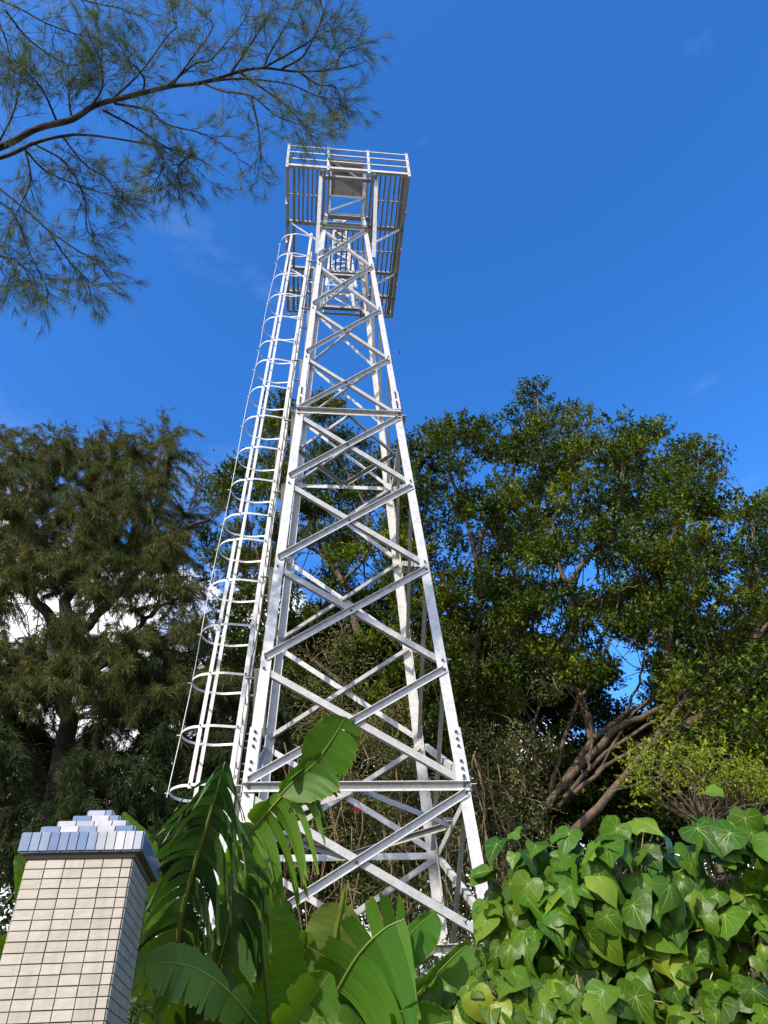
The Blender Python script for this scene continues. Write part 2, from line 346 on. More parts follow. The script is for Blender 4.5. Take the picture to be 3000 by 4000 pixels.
# ------------------------------------------------------------------ the tower
ZL = [z+1.6 for z in (1.46154812, 3.09843994, 4.72769044, 6.4228186, 8.16893393, 9.96010749, 11.76414927, 13.61146125, 15.56819229, 17.44604335)]
ZP = 18.264+1.6
HW = lambda z: 1.3-.0504888*(z-ZL[1])
tower = thing('lattice_tower', 'tall white galvanised steel lattice tower with a caged ladder and a railed top platform', 'tower', (0, 0, 2.75))
LW = .125
for sx, sy in ((-1, -1), (1, -1), (1, 1), (-1, 1)):
    m = MB()
    zs = [2.75, ZL[5]+.45, ZP-.02]
    P = [V3(sx*HW(z), sy*HW(z), z) for z in zs]
    ws = [LW+.01, LW-.015]
    for i in range(2):
        m.angle(P[i], P[i+1], V3(-sx, 0, 0), V3(0, -sy, 0), ws[i], ws[i], .012)
    # base plate
    m.box((min(P[0][0]-.06, P[0][0]+.2), 0, 0), (0, 0, 0)) if False else None
    c = P[0]-V3(sx*.06, sy*.06, 0); m.box(c-V3(.17, .17, .02), c+V3(.17, .17, .012))
    leg = m.build('leg', M_steel, tower)
    for zc in ((ZL[1]+.40), (ZL[5]+.46)):
        sp = MB(); hh_ = .34 if zc < 8 else .27
        a = V3(sx*HW(zc-hh_), sy*HW(zc-hh_), zc-hh_); b = V3(sx*HW(zc+hh_), sy*HW(zc+hh_), zc+hh_)
        off = V3(sx*.014, sy*.014, 0)
        sp.angle(a+off, b+off, V3(-sx, 0, 0), V3(0, -sy, 0), LW+.012, LW+.012, .012)
        plate = sp.build('splice_plate', M_steel, leg)
        for k in (-.82, -.55, -.28, .28, .55, .82):
            z = zc+k*hh_; h = HW(z)
            for d1, d2 in ((V3(-sx, 0, 0), V3(0, sy, 0)), (V3(0, -sy, 0), V3(sx, 0, 0))):
                p = V3(sx*h, sy*h, z)+off+d1*.065
                bolt_obj(p, d2, leg, 'long', 1.0)

faces = [(V3(1, 0, 0), V3(0, -1, 0)), (V3(0, 1, 0), V3(1, 0, 0)), (V3(-1, 0, 0), V3(0, 1, 0)), (V3(0, -1, 0), V3(-1, 0, 0))]
def fpt(fc, s, z, o=0.):      # point on a face: s in -1..1 across, o outwards
    e, nn = fc; h = HW(z); return e*(s*h)+nn*(h+o)+EZ*z
for fc in faces:
    e, nn = fc
    for k in range(9):
        z0, z1 = ZL[k]+.075, ZL[k+1]-.075
        ins = 1-.055/HW(z0)
        bw = .085 if k < 5 else .07
        for up in (1, -1):
            a, b = fpt(fc, -up*ins, z0), fpt(fc, up*ins, z1)
            d = nrm(b-a); side = nrm(np.cross(nn, d))
            if side[2] < 0: side = -side
            m = MB()
            if up == 1:   # bolted outside the leg, its ledge standing outwards at the top
                m.angle(a+nn*.014+side*bw/2, b+nn*.014+side*bw/2, -side, nn, bw, .06, .007)
            else:         # bolted inside the leg flange
                m.angle(a-nn*.022-side*bw/2, b-nn*.022-side*bw/2, side, -nn, bw, .06, .007)
            br = m.build('brace', M_steel if up == 1 else M_steel2, tower)
            o_ = .022 if up == 1 else .014
            bolt_obj(a+nn*o_, nn, br); bolt_obj(b+nn*o_, nn, br)
            if up == 1: bolt_obj((a+b)/2+nn*.022, nn, br)
    for k in (0, 1, 5, 9):
        z = ZL[k] if k else ZL[0]-.02
        a, b = fpt(fc, -1, z+.04, .016), fpt(fc, 1, z+.04, .016)
        m = MB(); m.angle(a, b, -EZ, nn, .09, .075, .008)
        br = m.build('crossbeam', M_steel, tower)
        bolt_obj(fpt(fc, -.95, z, .026), nn, br); bolt_obj(fpt(fc, .95, z, .026), nn, br)
        if k in (1, 5):
            m = MB()
            for s_ in (-.045, .045):
                p = fpt(fc, 0, z+.05, .0)+e*s_; m.box(np.minimum(p-e*.03-nn*.10, p+e*.03+nn*.04), np.maximum(p-e*.03-nn*.10, p+e*.03+nn*.04)+V3(0, 0, .008))
            m.build('gusset_plate', M_steel2, tower)
for k in (1, 5):
    z = ZL[k]+.02; h = HW(z)
    q = [V3(0, -h, z), V3(h, 0, z), V3(0, h, z), V3(-h, 0, z)]
    for i in range(4):
        a, b = q[i], q[(i+1) % 4]; d = nrm(b-a)
        m = MB(); s_ = nrm(np.cross(EZ, d)); m.angle(a+d*.05, b-d*.05, s_, -EZ, .07, .07, .007); m.build('plan_brace', M_steel2, tower)

# platform
PX0, PX1, PY0, PY1 = -1.51, 1.59, -1.71, 2.48
CX = .04
def beam(name, p0, p1, wdt, hgt, mat=M_steel2, ref=EZ):
    d = nrm(np.asarray(p1)-np.asarray(p0)); s_ = nrm(np.cross(ref, d)); u_ = np.cross(d, s_)
    m = MB(); p0 = np.asarray(p0, float); p1 = np.asarray(p1, float)
    m.angle(p0-s_*wdt/2-u_*hgt/2, p1-s_*wdt/2-u_*hgt/2, s_, u_, wdt, hgt, .008)
    return m.build(name, mat, tower)
zb = ZP+.05
for (x0, y0), (x1, y1) in (((PX0, PY0), (PX1, PY0)), ((PX0, PY1), (PX1, PY1)), ((PX0, PY0), (PX0, PY1)), ((PX1, PY0), (PX1, PY1))):
    horiz = y0 == y1
    dz = 0 if horiz else .004
    if horiz: m = MB(); o_ = -1 if y0 == PY0 else 1; m.angle((x0, y0, ZP+dz), (x1, y1, ZP+dz), V3(0, -o_, 0), EZ, .07, .10, .008)
    else: m = MB(); o_ = 1 if x0 == PX0 else -1; m.angle((x0, y0+.012, ZP+dz), (x1, y1-.012, ZP+dz), V3(o_, 0, 0), EZ, .085, .10, .008)
    m.build('edge_beam', M_steel, tower)
for x in (-.60, .68):
    for dx in (-.045, .045):
        m = MB(); sg = 1 if dx > 0 else -1
        m.angle((x+dx*.3, PY0+.02, ZP-.105), (x+dx*.3, PY1-.02, ZP-.105), V3(sg, 0, 0), EZ, .062, .10, .008); m.build('floor_beam', M_steel2, tower)
for x in (PX0+.17, PX1-.20):
    m = MB(); m.angle((x, PY0+.08, ZP-.005), (x, PY1-.08, ZP-.005), V3(1, 0, 0), EZ, .07, .06, .008); m.build('floor_beam', M_steel2, tower)
for y, x0, x1, wdt in ((-1.47, -.6, .68, .09), (-.47, -.6, .68, .11), (-.27, -.62, .70, .08), (-.15, -.62, .70, .06), (1.10, -.62, .70, .08), (1.24, -.6, .68, .10), (2.27, -.6, .68, .10),
                       (-.24, PX0, -.66, .09), (1.08, PX0, -.66, .09), (-.24, .74, PX1, .09), (1.06, .74, PX1, .08), (1.81, .74, PX1, .07), (1.81, PX0, -.66, .05)):
    m = MB(); m.angle((x0, y-wdt/2, ZP-.012), (x1, y-wdt/2, ZP-.012), EY, EZ, wdt, .08, .008); m.build('floor_beam', M_steel2, tower)
for y, x0, x1 in ((-.98, PX0, -.66), (-.98, .74, PX1), (.42, .74, PX1), (.47, -.55, .62)):
    m = MB(); m.bar((x0, y, ZP+.005), (x1, y, ZP+.005), EY, EZ, .035, .03); m.build('cross_bar', M_steel, tower)
def slats(xa, xb, ya, yb, n):
    for i in range(n):
        x = xa+(xb-xa)*(i/(n-1)); m = MB(); m.bar((x, ya, ZP+.045), (x, yb, ZP+.045), EX, EZ, .045, .03); m.build('floor_bar', M_steel2, tower)
slats(-1.30, -.735, PY0+.03, -.24, 6); slats(-1.30, -.735, 1.10, PY1-.03, 6)
slats(.85, 1.47, PY0+.03, PY1-.03, 6); slats(-.45, .54, -.2, 1.10, 8)
# knee braces under the platform
K_ = []
for sx in (-1, 1):
    x = -.64 if sx < 0 else .74
    K_ += [((x, -1.6, ZP-.02), (sx*HW(17.6)+sx*.03, -HW(17.6)-.05, 17.55), .085), ((x, 2.35, ZP-.02), (sx*HW(17.6)+sx*.03, HW(17.6)+.05, 17.55), .085)]
    xe = PX0+.1 if sx < 0 else PX1-.1
    K_ += [((xe, -.24, ZP-.02), (sx*(HW(18.3)+.03), -HW(18.3), 18.25), .06), ((xe, 1.08, ZP-.02), (sx*(HW(18.3)+.03), HW(18.3), 18.25), .06)]
for p0, p1, wd in K_:
    p0, p1 = V3(*p0), V3(*p1); d = nrm(p1-p0); o_ = nrm(np.cross(d, EZ)); u_ = np.cross(o_, d)
    m = MB(); m.angle(p0-o_*wd/2, p1-o_*wd/2, o_, u_, wd, wd*.7, .008); m.build('knee_brace', M_steel, tower)
# railing
RH = 1.2
pf = [(x, PY0-.012, 0, -1) for x in (PX0+.03, -.47, .55, PX1-.03)]+[(x, PY1+.012, 0, 1) for x in (PX0+.03, -.47, .55, PX1-.03)]
pf += [(PX0-.012, y, -1, 0) for y in (-.75, .3, 1.35)]+[(PX1+.012, y, 1, 0) for y in (-.75, .3, 1.35)]
for x, y, ox, oy in pf:
    m = MB()
    a = V3(abs(oy), abs(ox), 0); b = V3(-ox, -oy, 0)
    m.angle(V3(x, y, ZP-.12)-a*.03, V3(x, y, ZP+RH+.03)-a*.03, a, b, .06, .05, .006); rp = m.build('railing_post', M_steel, tower)
    for hz in (.03, .45, .83, 1.19): bolt_obj(V3(x, y, ZP+hz), V3(ox, oy, 0), rp, 'hex', .8)
for hz in (.45, .83, 1.19):
    for (x0, y0), (x1, y1) in (((PX0, PY0), (PX1, PY0)), ((PX0, PY1), (PX1, PY1)), ((PX0, PY0), (PX0, -.3)), ((PX0, 1.1), (PX0, PY1)), ((PX1, PY0), (PX1, PY1))):
        m = MB()
        if y0 == y1:
            s_ = 1 if y0 == PY0 else -1; m.angle((x0+.01, y0+s_*.004, ZP+hz), (x1-.01, y1+s_*.004, ZP+hz), -EZ, V3(0, s_, 0), .045, .045, .005)
        else:
            s_ = 1 if x0 == PX0 else -1; m.angle((x0+s_*.004, y0+.06, ZP+hz+.003), (x1+s_*.004, y1-.06, ZP+hz+.003), -EZ, V3(s_, 0, 0), .045, .045, .005)
        m.build('guard_rail', M_steel, tower)
# tilted frame with a grey sheet panel
fr = MB(); base_, top_ = V3(0, -.50, ZP+.06), V3(0, -1.42, 19.48+1.6)
ud = nrm(top_-base_); nd = nrm(np.cross(EX, ud)); LN = np.linalg.norm(top_-base_)
if nd[1] < 0: nd = -nd
for x, s_ in ((-.44, 1), (.53, -1)):
    fr.angle(base_+EX*x, top_+EX*x, EX*s_, nd, .075, .06, .007)
for t, s_ in ((0.0, 1), (.325, 1), (1., -1), (.955, -1)):
    fr.angle(base_+ud*LN*t+EX*-.44+nd*-.008, base_+ud*LN*t+EX*.53+nd*-.008, ud*s_, -nd, .045, .04, .006)
fr.angle(base_+ud*.06+EX*-.40-nd*.02, base_+ud*LN*.31+EX*.50-nd*.02, ud, -nd, .05, .05, .006)
fr.angle(base_+ud*LN*.95+EX*-.40-nd*.02, base_+ud*LN*.60+EX*.50-nd*.02, ud, -nd, .045, .045, .006)
for x in (-.44, .53):
    fr.bar(V3(x, -.5, ZP+.02), V3(x, -1.64, ZP+.02), EX, EZ, .05, .05)
pfm = fr.build('panel_frame', M_steel, tower)
pn = MB(); a = base_+ud*LN*.34+EX*-.40+nd*.03; b_ = ud*LN*.63; c_ = EX*.89
pn.add([a, a+c_, a+c_+b_, a+b_, a+nd*.02, a+c_+nd*.02, a+c_+b_+nd*.02, a+b_+nd*.02], [(0,3,2,1),(4,5,6,7),(0,1,5,4),(1,2,6,5),(2,3,7,6),(3,0,4,7)])
pn.build('sheet_panel', M_panel, pfm)
for u_, v_ in ((.3, .18), (.63, .16), (.72, .8), (.25, .82)):
    bolt_obj(a+c_*u_+b_*v_-nd*.001, -nd, pfm, 'hex', .9, M_steel)
# tapered upper mast on the rear of the platform
ms = MB(); mz0, mz1 = ZP, 22.9+1.6
hx = lambda z: .46+(.20-.46)*(z-mz0)/(mz1-mz0)
my0, my1 = (1.55, 2.32), (1.95, 2.25)
yy = lambda z, f: (my0[f]+(my1[f]-my0[f])*(z-mz0)/(mz1-mz0))
for sx in (-1, 1):
    for f_ in (0, 1):
        ms.angle((.02+sx*hx(mz0), yy(mz0, f_), mz0), (.02+sx*hx(mz1), yy(mz1, f_), mz1), V3(-sx, 0, 0), V3(0, 1 if f_ == 0 else -1, 0), .075, .06, .008)
mast = ms.build('upper_mast', M_steel, tower)
lv = np.linspace(mz0+.05, mz1, 7)
for i in range(7):
    z = lv[i]; h = hx(z)
    for f_ in (0, 1):
        m = MB(); m.bar((.02-h, yy(z, f_), z), (.02+h, yy(z, f_), z), EZ, EY, .05, .02); m.build('mast_crossbar', M_steel, mast)
    if i < 6:
        z2 = lv[i+1]; h2 = hx(z2); s_ = 1 if i % 2 else -1
        for f_ in (0, 1):
            m = MB(); p0 = V3(.02-s_*h, yy(z, f_)-.02, z); p1 = V3(.02+s_*h2, yy(z2, f_)-.02, z2); m.bar(p0, p1, nrm(np.cross(nrm(p1-p0), EY)), EY, .05, .015); m.build('mast_brace', M_steel, mast)
m = MB(); zt = mz1; m.box((-.15, yy(zt, 0)-.03, zt-1.15), (.19, yy(zt, 0)-.018, zt-.05)); m.build('mast_panel', M_panel, mast)

# ladder and its cage on the left face
lad = bpy.data.objects.new('ladder', None); C.objects.link(lad); lad.parent = tower
YF, YR, XC, XA = -.64, -.14, .20, .70
lx = lambda z, o: -HW(z)-o
ztop = 16.95+1.6
def lp(z, o, y): return V3(lx(z, o), y, z)
LD = nrm(lp(5, 0, 0)-lp(4, 0, 0)); LO = nrm(np.cross(LD, EY)); LO = LO if LO[0] < 0 else -LO
for y, s_ in ((YF, 1), (YR, -1)):
    zs = [3.1, ZL[3]+1.5, ZL[6]+.8, ztop+.05]
    for i in range(3):
        m = MB(); m.angle(lp(zs[i], XC, y-s_*.001*i), lp(zs[i+1], XC, y-s_*.001*i), LO, V3(0, s_, 0), .06, .045, .007); m.build('stringer', M_steel, lad)
    for zc in zs[1:3]:
        m = MB(); m.bar(lp(zc-.2, XC+.03, y-s_*.008), lp(zc+.2, XC+.03, y-s_*.008), LO, EY, .05, .01)
        for q_ in (-.15, -.05, .05, .15): p = lp(zc+q_, XC+.03, y-s_*.012); m.tube([p, p-V3(0, s_*.02, 0)], .012, 6)
        m.build('stringer_splice', M_steel, lad)
z = 3.3; nr = 0
while z < ztop and nr < 52:
    m = MB(); m.tube([lp(z, XC+.03, YF+.01), lp(z, XC+.03, YR-.01)], .011, 6); m.build('rung', M_steel, lad); z += .3; nr += 1
for k in range(2, 9):
    for dz in (.1,):
        z = ZL[k]+dz
        for y in (YF, YR):
            m = MB(); m.bar(V3(lx(z, XC+.03), y, z), V3(-HW(z)+.02, y, z), EY, EZ, .04, .01); m.build('standoff', M_steel2, lad)
        m = MB(); m.bar(V3(-HW(z)-.002, -HW(z), z-.02), V3(-HW(z)-.002, .05, z-.02), EX, EZ, .012, .06); m.build('standoff', M_steel2, lad)
hoops = [3.38, 4.13, 4.88, 5.65, 6.43, 7.21, 7.74, 8.51, 9.29, 10.12, 10.97, 11.81, 12.45, 13.30, 14.17, 15.02, 15.91, 16.83]
yc = (YF+YR)/2; ry = (YR-YF)/2+.0
HP = {}
for hz in hoops:
    z = hz+1.6
    pts = [V3(lx(z, XC+.03), YF, z), V3(lx(z, XC+.2), YF-.03, z), V3(lx(z, XA-.12), YF-.05, z), V3(lx(z, XA), YF-.02, z)]
    for an in np.linspace(70, -70, 11):
        pts.append(V3(lx(z, XA+.0+.27*math.cos(R(an))), yc-(ry+.02)*math.sin(R(an)), z))
    pts += [V3(lx(z, XA), YR+.02, z), V3(lx(z, XA-.12), YR+.05, z), V3(lx(z, XC+.2), YR+.03, z), V3(lx(z, XC+.03), YR, z)]
    pts = spline(pts, 44); T_ = np.gradient(pts, axis=0)
    up = LD
    V = []; Q = []
    for i, p in enumerate(pts):
        o_ = nrm(np.cross(T_[i], EZ))
        V += [p-up*.017-o_*.0025, p+up*.017-o_*.0025, p+up*.017+o_*.0025, p-up*.017+o_*.0025]
    for i in range(len(pts)-1):
        for j in range(4): Q.append((i*4+j, i*4+(j+1) % 4, i*4+4+(j+1) % 4, i*4+4+j))
    m = MB(); m.add(V, Q)
    m.build('cage_hoop', M_steel, lad)
for hz in hoops:
    z = hz+1.6
    for y, s_ in ((YF-.03, -1), (YR+.03, 1)):
        for o_ in (XA, XC+.03):
            bolt_obj(lp(z, o_, (y if o_ == XA else y-s_*.03)+s_*.02), V3(0, s_, 0), lad, 'hex', .8)
for y, o_, segs in ((YF-.022, 0, ((3.34, 7.24), (6.40, 12.49), (12.42, 16.87))), (YR+.022, 0, ((3.34, 7.78), (7.18, 12.49), (12.41, 16.87)))):
    sg = -1 if y < yc else 1
    for i, (a, b) in enumerate(segs):
        if i == 1: a = 7.70 if sg < 0 else 7.72
        m = MB(); m.bar(lp(a+1.6, XA+.0, y+sg*.006*(i % 2)), lp(b+1.6, XA+.0, y+sg*.006*(i % 2)), LO, EY, .05, .006); m.build('cage_strap', M_steel, lad)
rod = MB(); rz = np.linspace(hoops[0]+1.55, hoops[-1]+1.62, 60)
rod.tube([lp(z, XA+.285+.012*math.sin(z*1.7), yc+.01*math.sin(z*2.3)) for z in rz], .0065, 5)
for hz in hoops:
    p = lp(hz+1.6, XA+.27, yc); rod.tube([p, p+LO*.06], .009, 5)
rod.build('conductor_rod', M_steel, lad)
m = MB(); rz = np.linspace(5, 18.2, 90)
m.tube([V3(lx(z, XC-.045+.022*math.sin(z*2.1)+.012*math.sin(z*5)), YF+.03+.02*math.sin(z*1.3), z) for z in rz], .009, 5)
m.build('hanging_cable', M_bolt, lad)
# concrete footings
for sx, sy in ((-1, -1), (1, -1), (1, 1), (-1, 1)):
    h = HW(2.75); m = MB(); m.box((sx*h-.3, sy*h-.3, 2.2), (sx*h+.3, sy*h+.3, 2.72)); m.build('footing', M_grout, tower)

# ------------------------------------------------------------------ tiled pillar
pil = thing('tiled_pillar', 'cream tiled pillar with a stepped cap of glossy blue tiles', 'pillar', (-1.835, -4.93, .1))
px0, px1, py0 = -2.111, -1.559, -5.21; dep = .552; ptop = 1.255+1.6
core = MB(); core.box((px0, py0, .0), (px1, py0+dep, ptop)); shaft = core.build('shaft', M_grout, pil)
tl = MB(); g_ = .0028; th = .006
nrow = 56
for r_ in range(nrow):
    zt = ptop-r_*.0493; zb_ = zt-.0493
    if zb_ < 0.05: break
    for c_ in range(6):
        a = px0+c_*.1; b = min(a+.1, px1)
        q_ = rng.uniform(-.0009, .0009, 3); tl.box((a+g_+q_[0], py0-th+q_[1], zb_+g_+q_[2]), (b-g_+q_[0], py0-.0005, zt-g_+q_[2]))
        a2 = py0+c_*.1; b2 = min(a2+.1, py0+dep)
        tl.box((px1+.0005, a2+g_, zb_+g_), (px1+th, b2-g_, zt-g_))
        tl.box((px0-th, a2+g_, zb_+g_), (px0-.0005, b2-g_, zt-g_))
tl.build('cream_tiles', M_tile, shaft)
cap = MB(); cxp = (px0+px1)/2; cyp = py0+dep/2
lev = [(.322, 1.284, 1.385), (.252, 1.385, 1.438), (.190, 1.438, 1.487), (.128, 1.487, 1.537), (.070, 1.537, 1.585)]
for hw_, za, zb_ in lev: cap.box((cxp-hw_, cyp-hw_, za+1.6), (cxp+hw_, cyp+hw_, zb_+1.598))
cap.box((cxp-.29, cyp-.29, ptop), (cxp+.29, cyp+.29, 1.6+1.284))
capo = cap.build('cap', M_grout, pil)
ct = MB()
for i, (hw_, za, zb_) in enumerate(lev):
    za += 1.6; zb_ += 1.6; tw = .05 if i == 0 else .1
    n_ = int(math.ceil(2*hw_/tw-.01))
    for k in range(n_):
        a = -hw_+k*tw; b = min(a+tw, hw_)
        if b-a < .015: continue
        gg = .0028
        pale = (k >= 8) if i == 0 else ((k % 2 == 1) if i == 1 else (rng.random() < .75))
        ct.box((cxp+a+gg, cyp-hw_-.006, za+gg), (cxp+b-gg, cyp-hw_-.0005, zb_-gg), int(pale))
        ct.box((cxp+hw_+.0005, cyp+a+gg, za+gg), (cxp+hw_+.006, cyp+b-gg, zb_-gg))
        ct.box((cxp-hw_-.006, cyp+a+gg, za+gg), (cxp-hw_-.0005, cyp+b-gg, zb_-gg))
    # treads
    for k in range(n_):
        a = -hw_+k*tw; b = min(a+tw, hw_)
        ct.box((cxp+a+.003, cyp-hw_+.003, zb_), (cxp+b-.003, cyp+hw_-.003, zb_+.004)) if i == 4 else None
# soffit tiles
for k in range(6):
    ct.box((cxp-.32+k*.107+.003, cyp-.319, 1.6+1.279), (cxp-.32+k*.107+.104, cyp-.292, 1.6+1.2835))
ct.build('glazed_tiles', [M_blue, M_pale], capo)

# ------------------------------------------------------------------ foliage helpers
def rand_dirs(n):
    v = rng.standard_normal((n, 3)); return v/np.linalg.norm(v, axis=1)[:, None]
def leaves(mb, P, Dn, Nn, Ln, Wd, fold=.25, mat=0):
    """kite shaped leaves: base P, long axis Dn, face normal about Nn"""
    n = len(P); Dn = Dn/np.linalg.norm(Dn, axis=1)[:, None]
    S = np.cross(Dn, Nn); S /= np.linalg.norm(S, axis=1)[:, None]+1e-9; U = np.cross(S, Dn)
    Ln = Ln[:, None]; Wd = Wd[:, None]
    v = np.empty((n, 4, 3)); v[:, 0] = P; v[:, 1] = P+Dn*Ln*.45+S*Wd*.5+U*Wd*fold; v[:, 2] = P+Dn*Ln; v[:, 3] = P+Dn*Ln*.45-S*Wd*.5+U*Wd*fold
    mb.add(v.reshape(-1, 3), np.arange(n*4).reshape(n, 4), mat=mat)
def needles(mb, P, Dn, Ln, wd, droop=0., mat=0):
    """thin ribbons, two segments"""
    n = len(P); Dn = Dn/np.linalg.norm(Dn, axis=1)[:, None]
    S = np.cross(Dn, rand_dirs(n)); S /= np.linalg.norm(S, axis=1)[:, None]+1e-9
    Ln = Ln[:, None]; W = (np.ones(n)*wd)[:, None]*.5
    m1 = P+Dn*Ln*.5; m2 = P+Dn*Ln; m2[:, 2] -= Ln[:, 0]*droop; m1[:, 2] -= Ln[:, 0]*droop*.25
    v = np.empty((n, 5, 3)); v[:, 0] = P-S*W; v[:, 1] = P+S*W; v[:, 2] = m1+S*W*.9; v[:, 3] = m1-S*W*.9; v[:, 4] = m2
    b = np.arange(n)[:, None]*5
    mb.add(v.reshape(-1, 3), (b+np.array([0, 1, 2, 3])).reshape(-1, 4), (b+np.array([3, 2, 4])).reshape(-1, 3), mat=mat)
def limb(mb, pts, r0, r1, n=14, sides=7, wob=.0):
    P = spline(pts, n)
    if wob: P[1:-1] += rng.standard_normal((n-2, 3))*wob
    mb.tube(P, np.linspace(r0, r1, n), sides); return P
def spray(mb, c, r, n, ll, lw, flat=.55):
    """a clump of leaves: short shoots spreading from c, leaves round each shoot"""
    ns = max(3, int(n/11))
    d = rand_dirs(ns); d[:, 2] = np.abs(d[:, 2])*.9+.05*rng.standard_normal(ns); o = d*np.array([1, 1, flat])*r*(rng.random((ns, 1))**.5)
    base = c+o; sd = nrm_rows(d+np.array([0, 0, .5])+.3*rng.standard_normal((ns, 3)))
    k = 11; t = rng.random((ns, k))*ll*3.2
    P = (base[:, None]+sd[:, None]*t[..., None]).reshape(-1, 3)
    out_ = rand_dirs(ns*k); Dn = nrm_rows(out_+np.repeat(sd, k, 0)*.7); Nn = nrm_rows(rand_dirs(ns*k)*.6+np.array([-.2, -.4, .9]))
    leaves(mb, P, Dn, Nn, ll*rng.uniform(.7, 1.2, ns*k), lw*rng.uniform(.8, 1.15, ns*k))
    return base
def nrm_rows(v): return v/(np.linalg.norm(v, axis=1)[:, None]+1e-9)
def interp(pts, x): return np.interp(x, [p[0] for p in pts], [p[1] for p in pts])

# ------------------------------------------------------------------ broad-leaved trees
def ftree(label, trunkpts, yplane, limbs, clumps, mat, leaf=(.12, .062), nl=1150, name='ficus_tree', r0=.15):
    """trunkpts/limbs in picture points on upright planes; clumps = (x, y, yplane, radius)"""
    base = Y(trunkpts[0][0], trunkpts[0][1], yplane); bx, by = base[0], base[1]
    gz = float(terrain(bx, by)); t = thing(name, label, 'tree', (bx, by, gz-.1), 'broad leaved trees behind the tower')
    m = MB(); tp = [V3(bx+.1, by, gz-.3)]+[Y(x, y, yplane) for x, y in trunkpts]
    if tp[1][2] < gz+.6: tp.pop(1)
    P = limb(m, tp, r0, r0*.35, 24, 9, .015); allp = [P]
    for L_ in limbs:
        pts = [Y(x, y, yp) for x, y, yp in L_[1]]
        allp.append(limb(m, pts, L_[0], L_[0]*.4, 18, 7, .02))
    S = np.concatenate(allp)
    # thin branches reach each clump from the nearest lower limb point
    tw = m
    fol = MB()
    for (c, r) in clumps:
        dd = np.linalg.norm(S-c, axis=1)+.8*np.maximum(0, S[:, 2]-c[2])
        j = int(np.argmin(dd)); s0 = S[j]
        if dd[j] < 7:
            mid = (s0+c)/2+rng.standard_normal(3)*.12*dd[j]*.5; mid[2] -= .05*dd[j]
            pb_ = spline([s0, mid, c], 7); tw.tube(pb_, np.linspace(.009+.0035*dd[j], .005, 7), 5)
        n = int(nl*(r/.6)**2)
        bs = spray(fol, c, r, n, *leaf)
        for q in bs[::6]:
            tw.tube([c+V3(0, 0, -.1), (c+q)/2, q], [.008, .006, .004], 3)
    m.build('trunk', M_bark, t, True)
    fol.build('crown', mat, t)
    return t
def clumpset(x0, x1, top, bot, holes, yr, step, rad, keep=1.0, fade=0):
    """clump centres filling the part of a crown between the outlines"""
    o = []
    y_levels = np.arange(0, 1800, step)
    for x in np.arange(x0, x1, step):
        for dy in y_levels:
            xx = x+rng.uniform(-.5, .5)*step; yt = interp(top, xx); y = yt+rad[1]*.75+dy+rng.uniform(-.4, .4)*step
            if y > bot: continue
            if dy > 500 and rng.random() < .35: dn2 = 1
            else: dn2 = 0
            if any(((xx-hx_)/ha)**2+((y-hy)/hb)**2 < 1 for hx_, hy, ha, hb in holes): continue
            if rng.random() > keep: continue
            yp = rng.uniform(*yr); c = Y(xx, y, yp)
            r = rng.uniform(rad[0], rad[1])/F*np.dot(c-CAM, FW)
            if c[2] < terrain(c[0], c[1])+.3: continue
            o.append((c, r))
            if dn2 and yr[1] > 8: c2 = Y(xx+rng.uniform(-30, 30), y, yr[1]+rng.uniform(.5, 2.5)); o.append((c2, r*1.3))
    return o
topR = [(1540, 1760), (1600, 1700), (1680, 1640), (1760, 1690), (1790, 1600), (1830, 1680), (1900, 1670), (1980, 1720), (2040, 1600), (2075, 1560), (2100, 1470), (2140, 1560), (2170, 1640), (2230, 1570), (2290, 1555), (2310, 1640), (2350, 1720), (2410, 1600), (2450, 1660), (2510, 1650), (2570, 1630), (2590, 1750), (2700, 1730), (2790, 1770), (2820, 1850), (2830, 2090), (2880, 1960), (2930, 1930), (3000, 1930), (3200, 1900)]
holesR = [(2500, 2620, 80, 90), (1860, 2160, 45, 60), (1850, 1880, 60, 60), (2850, 2060, 60, 90), (2110, 2960, 110, 110), (1960, 1860, 40, 40), (2280, 2270, 90, 60), (2420, 2720, 90, 70), (1780, 2480, 30, 60), (2900, 2240, 40, 30), (2200, 3060, 60, 40)]
cl1 = clumpset(1560, 1980, topR, 3100, holesR, (3.5, 8.5), 62, (38, 66), .93)
cl2 = clumpset(1960, 2660, topR, 2780, holesR, (2.5, 8.5), 62, (38, 70), .95)
cl3 = clumpset(2640, 3120, topR, 3000, holesR, (1.0, 7.5), 60, (38, 70), .95)
ftree('leafy dark green tree just right of the tower, its top touching the tower leg', [(1853, 3000), (1900, 2800), (1970, 2648), (2050, 2450), (2000, 2200)], 6.0,
      [(.11, [(1870, 2900, 6.), (1850, 2600, 6.2), (1870, 2485, 6.3), (1880, 2087, 6.2), (1988, 1943, 5.8), (2010, 1800, 5.8)]),
       (.07, [(1880, 2300, 6.2), (1830, 2050, 6.), (1760, 1850, 6.), (1770, 1700, 6.)]), (.06, [(1740, 2500, 6.), (1700, 2300, 6.), (1640, 2100, 6.), (1640, 1850, 6.)])],
      cl1, M_ficus)
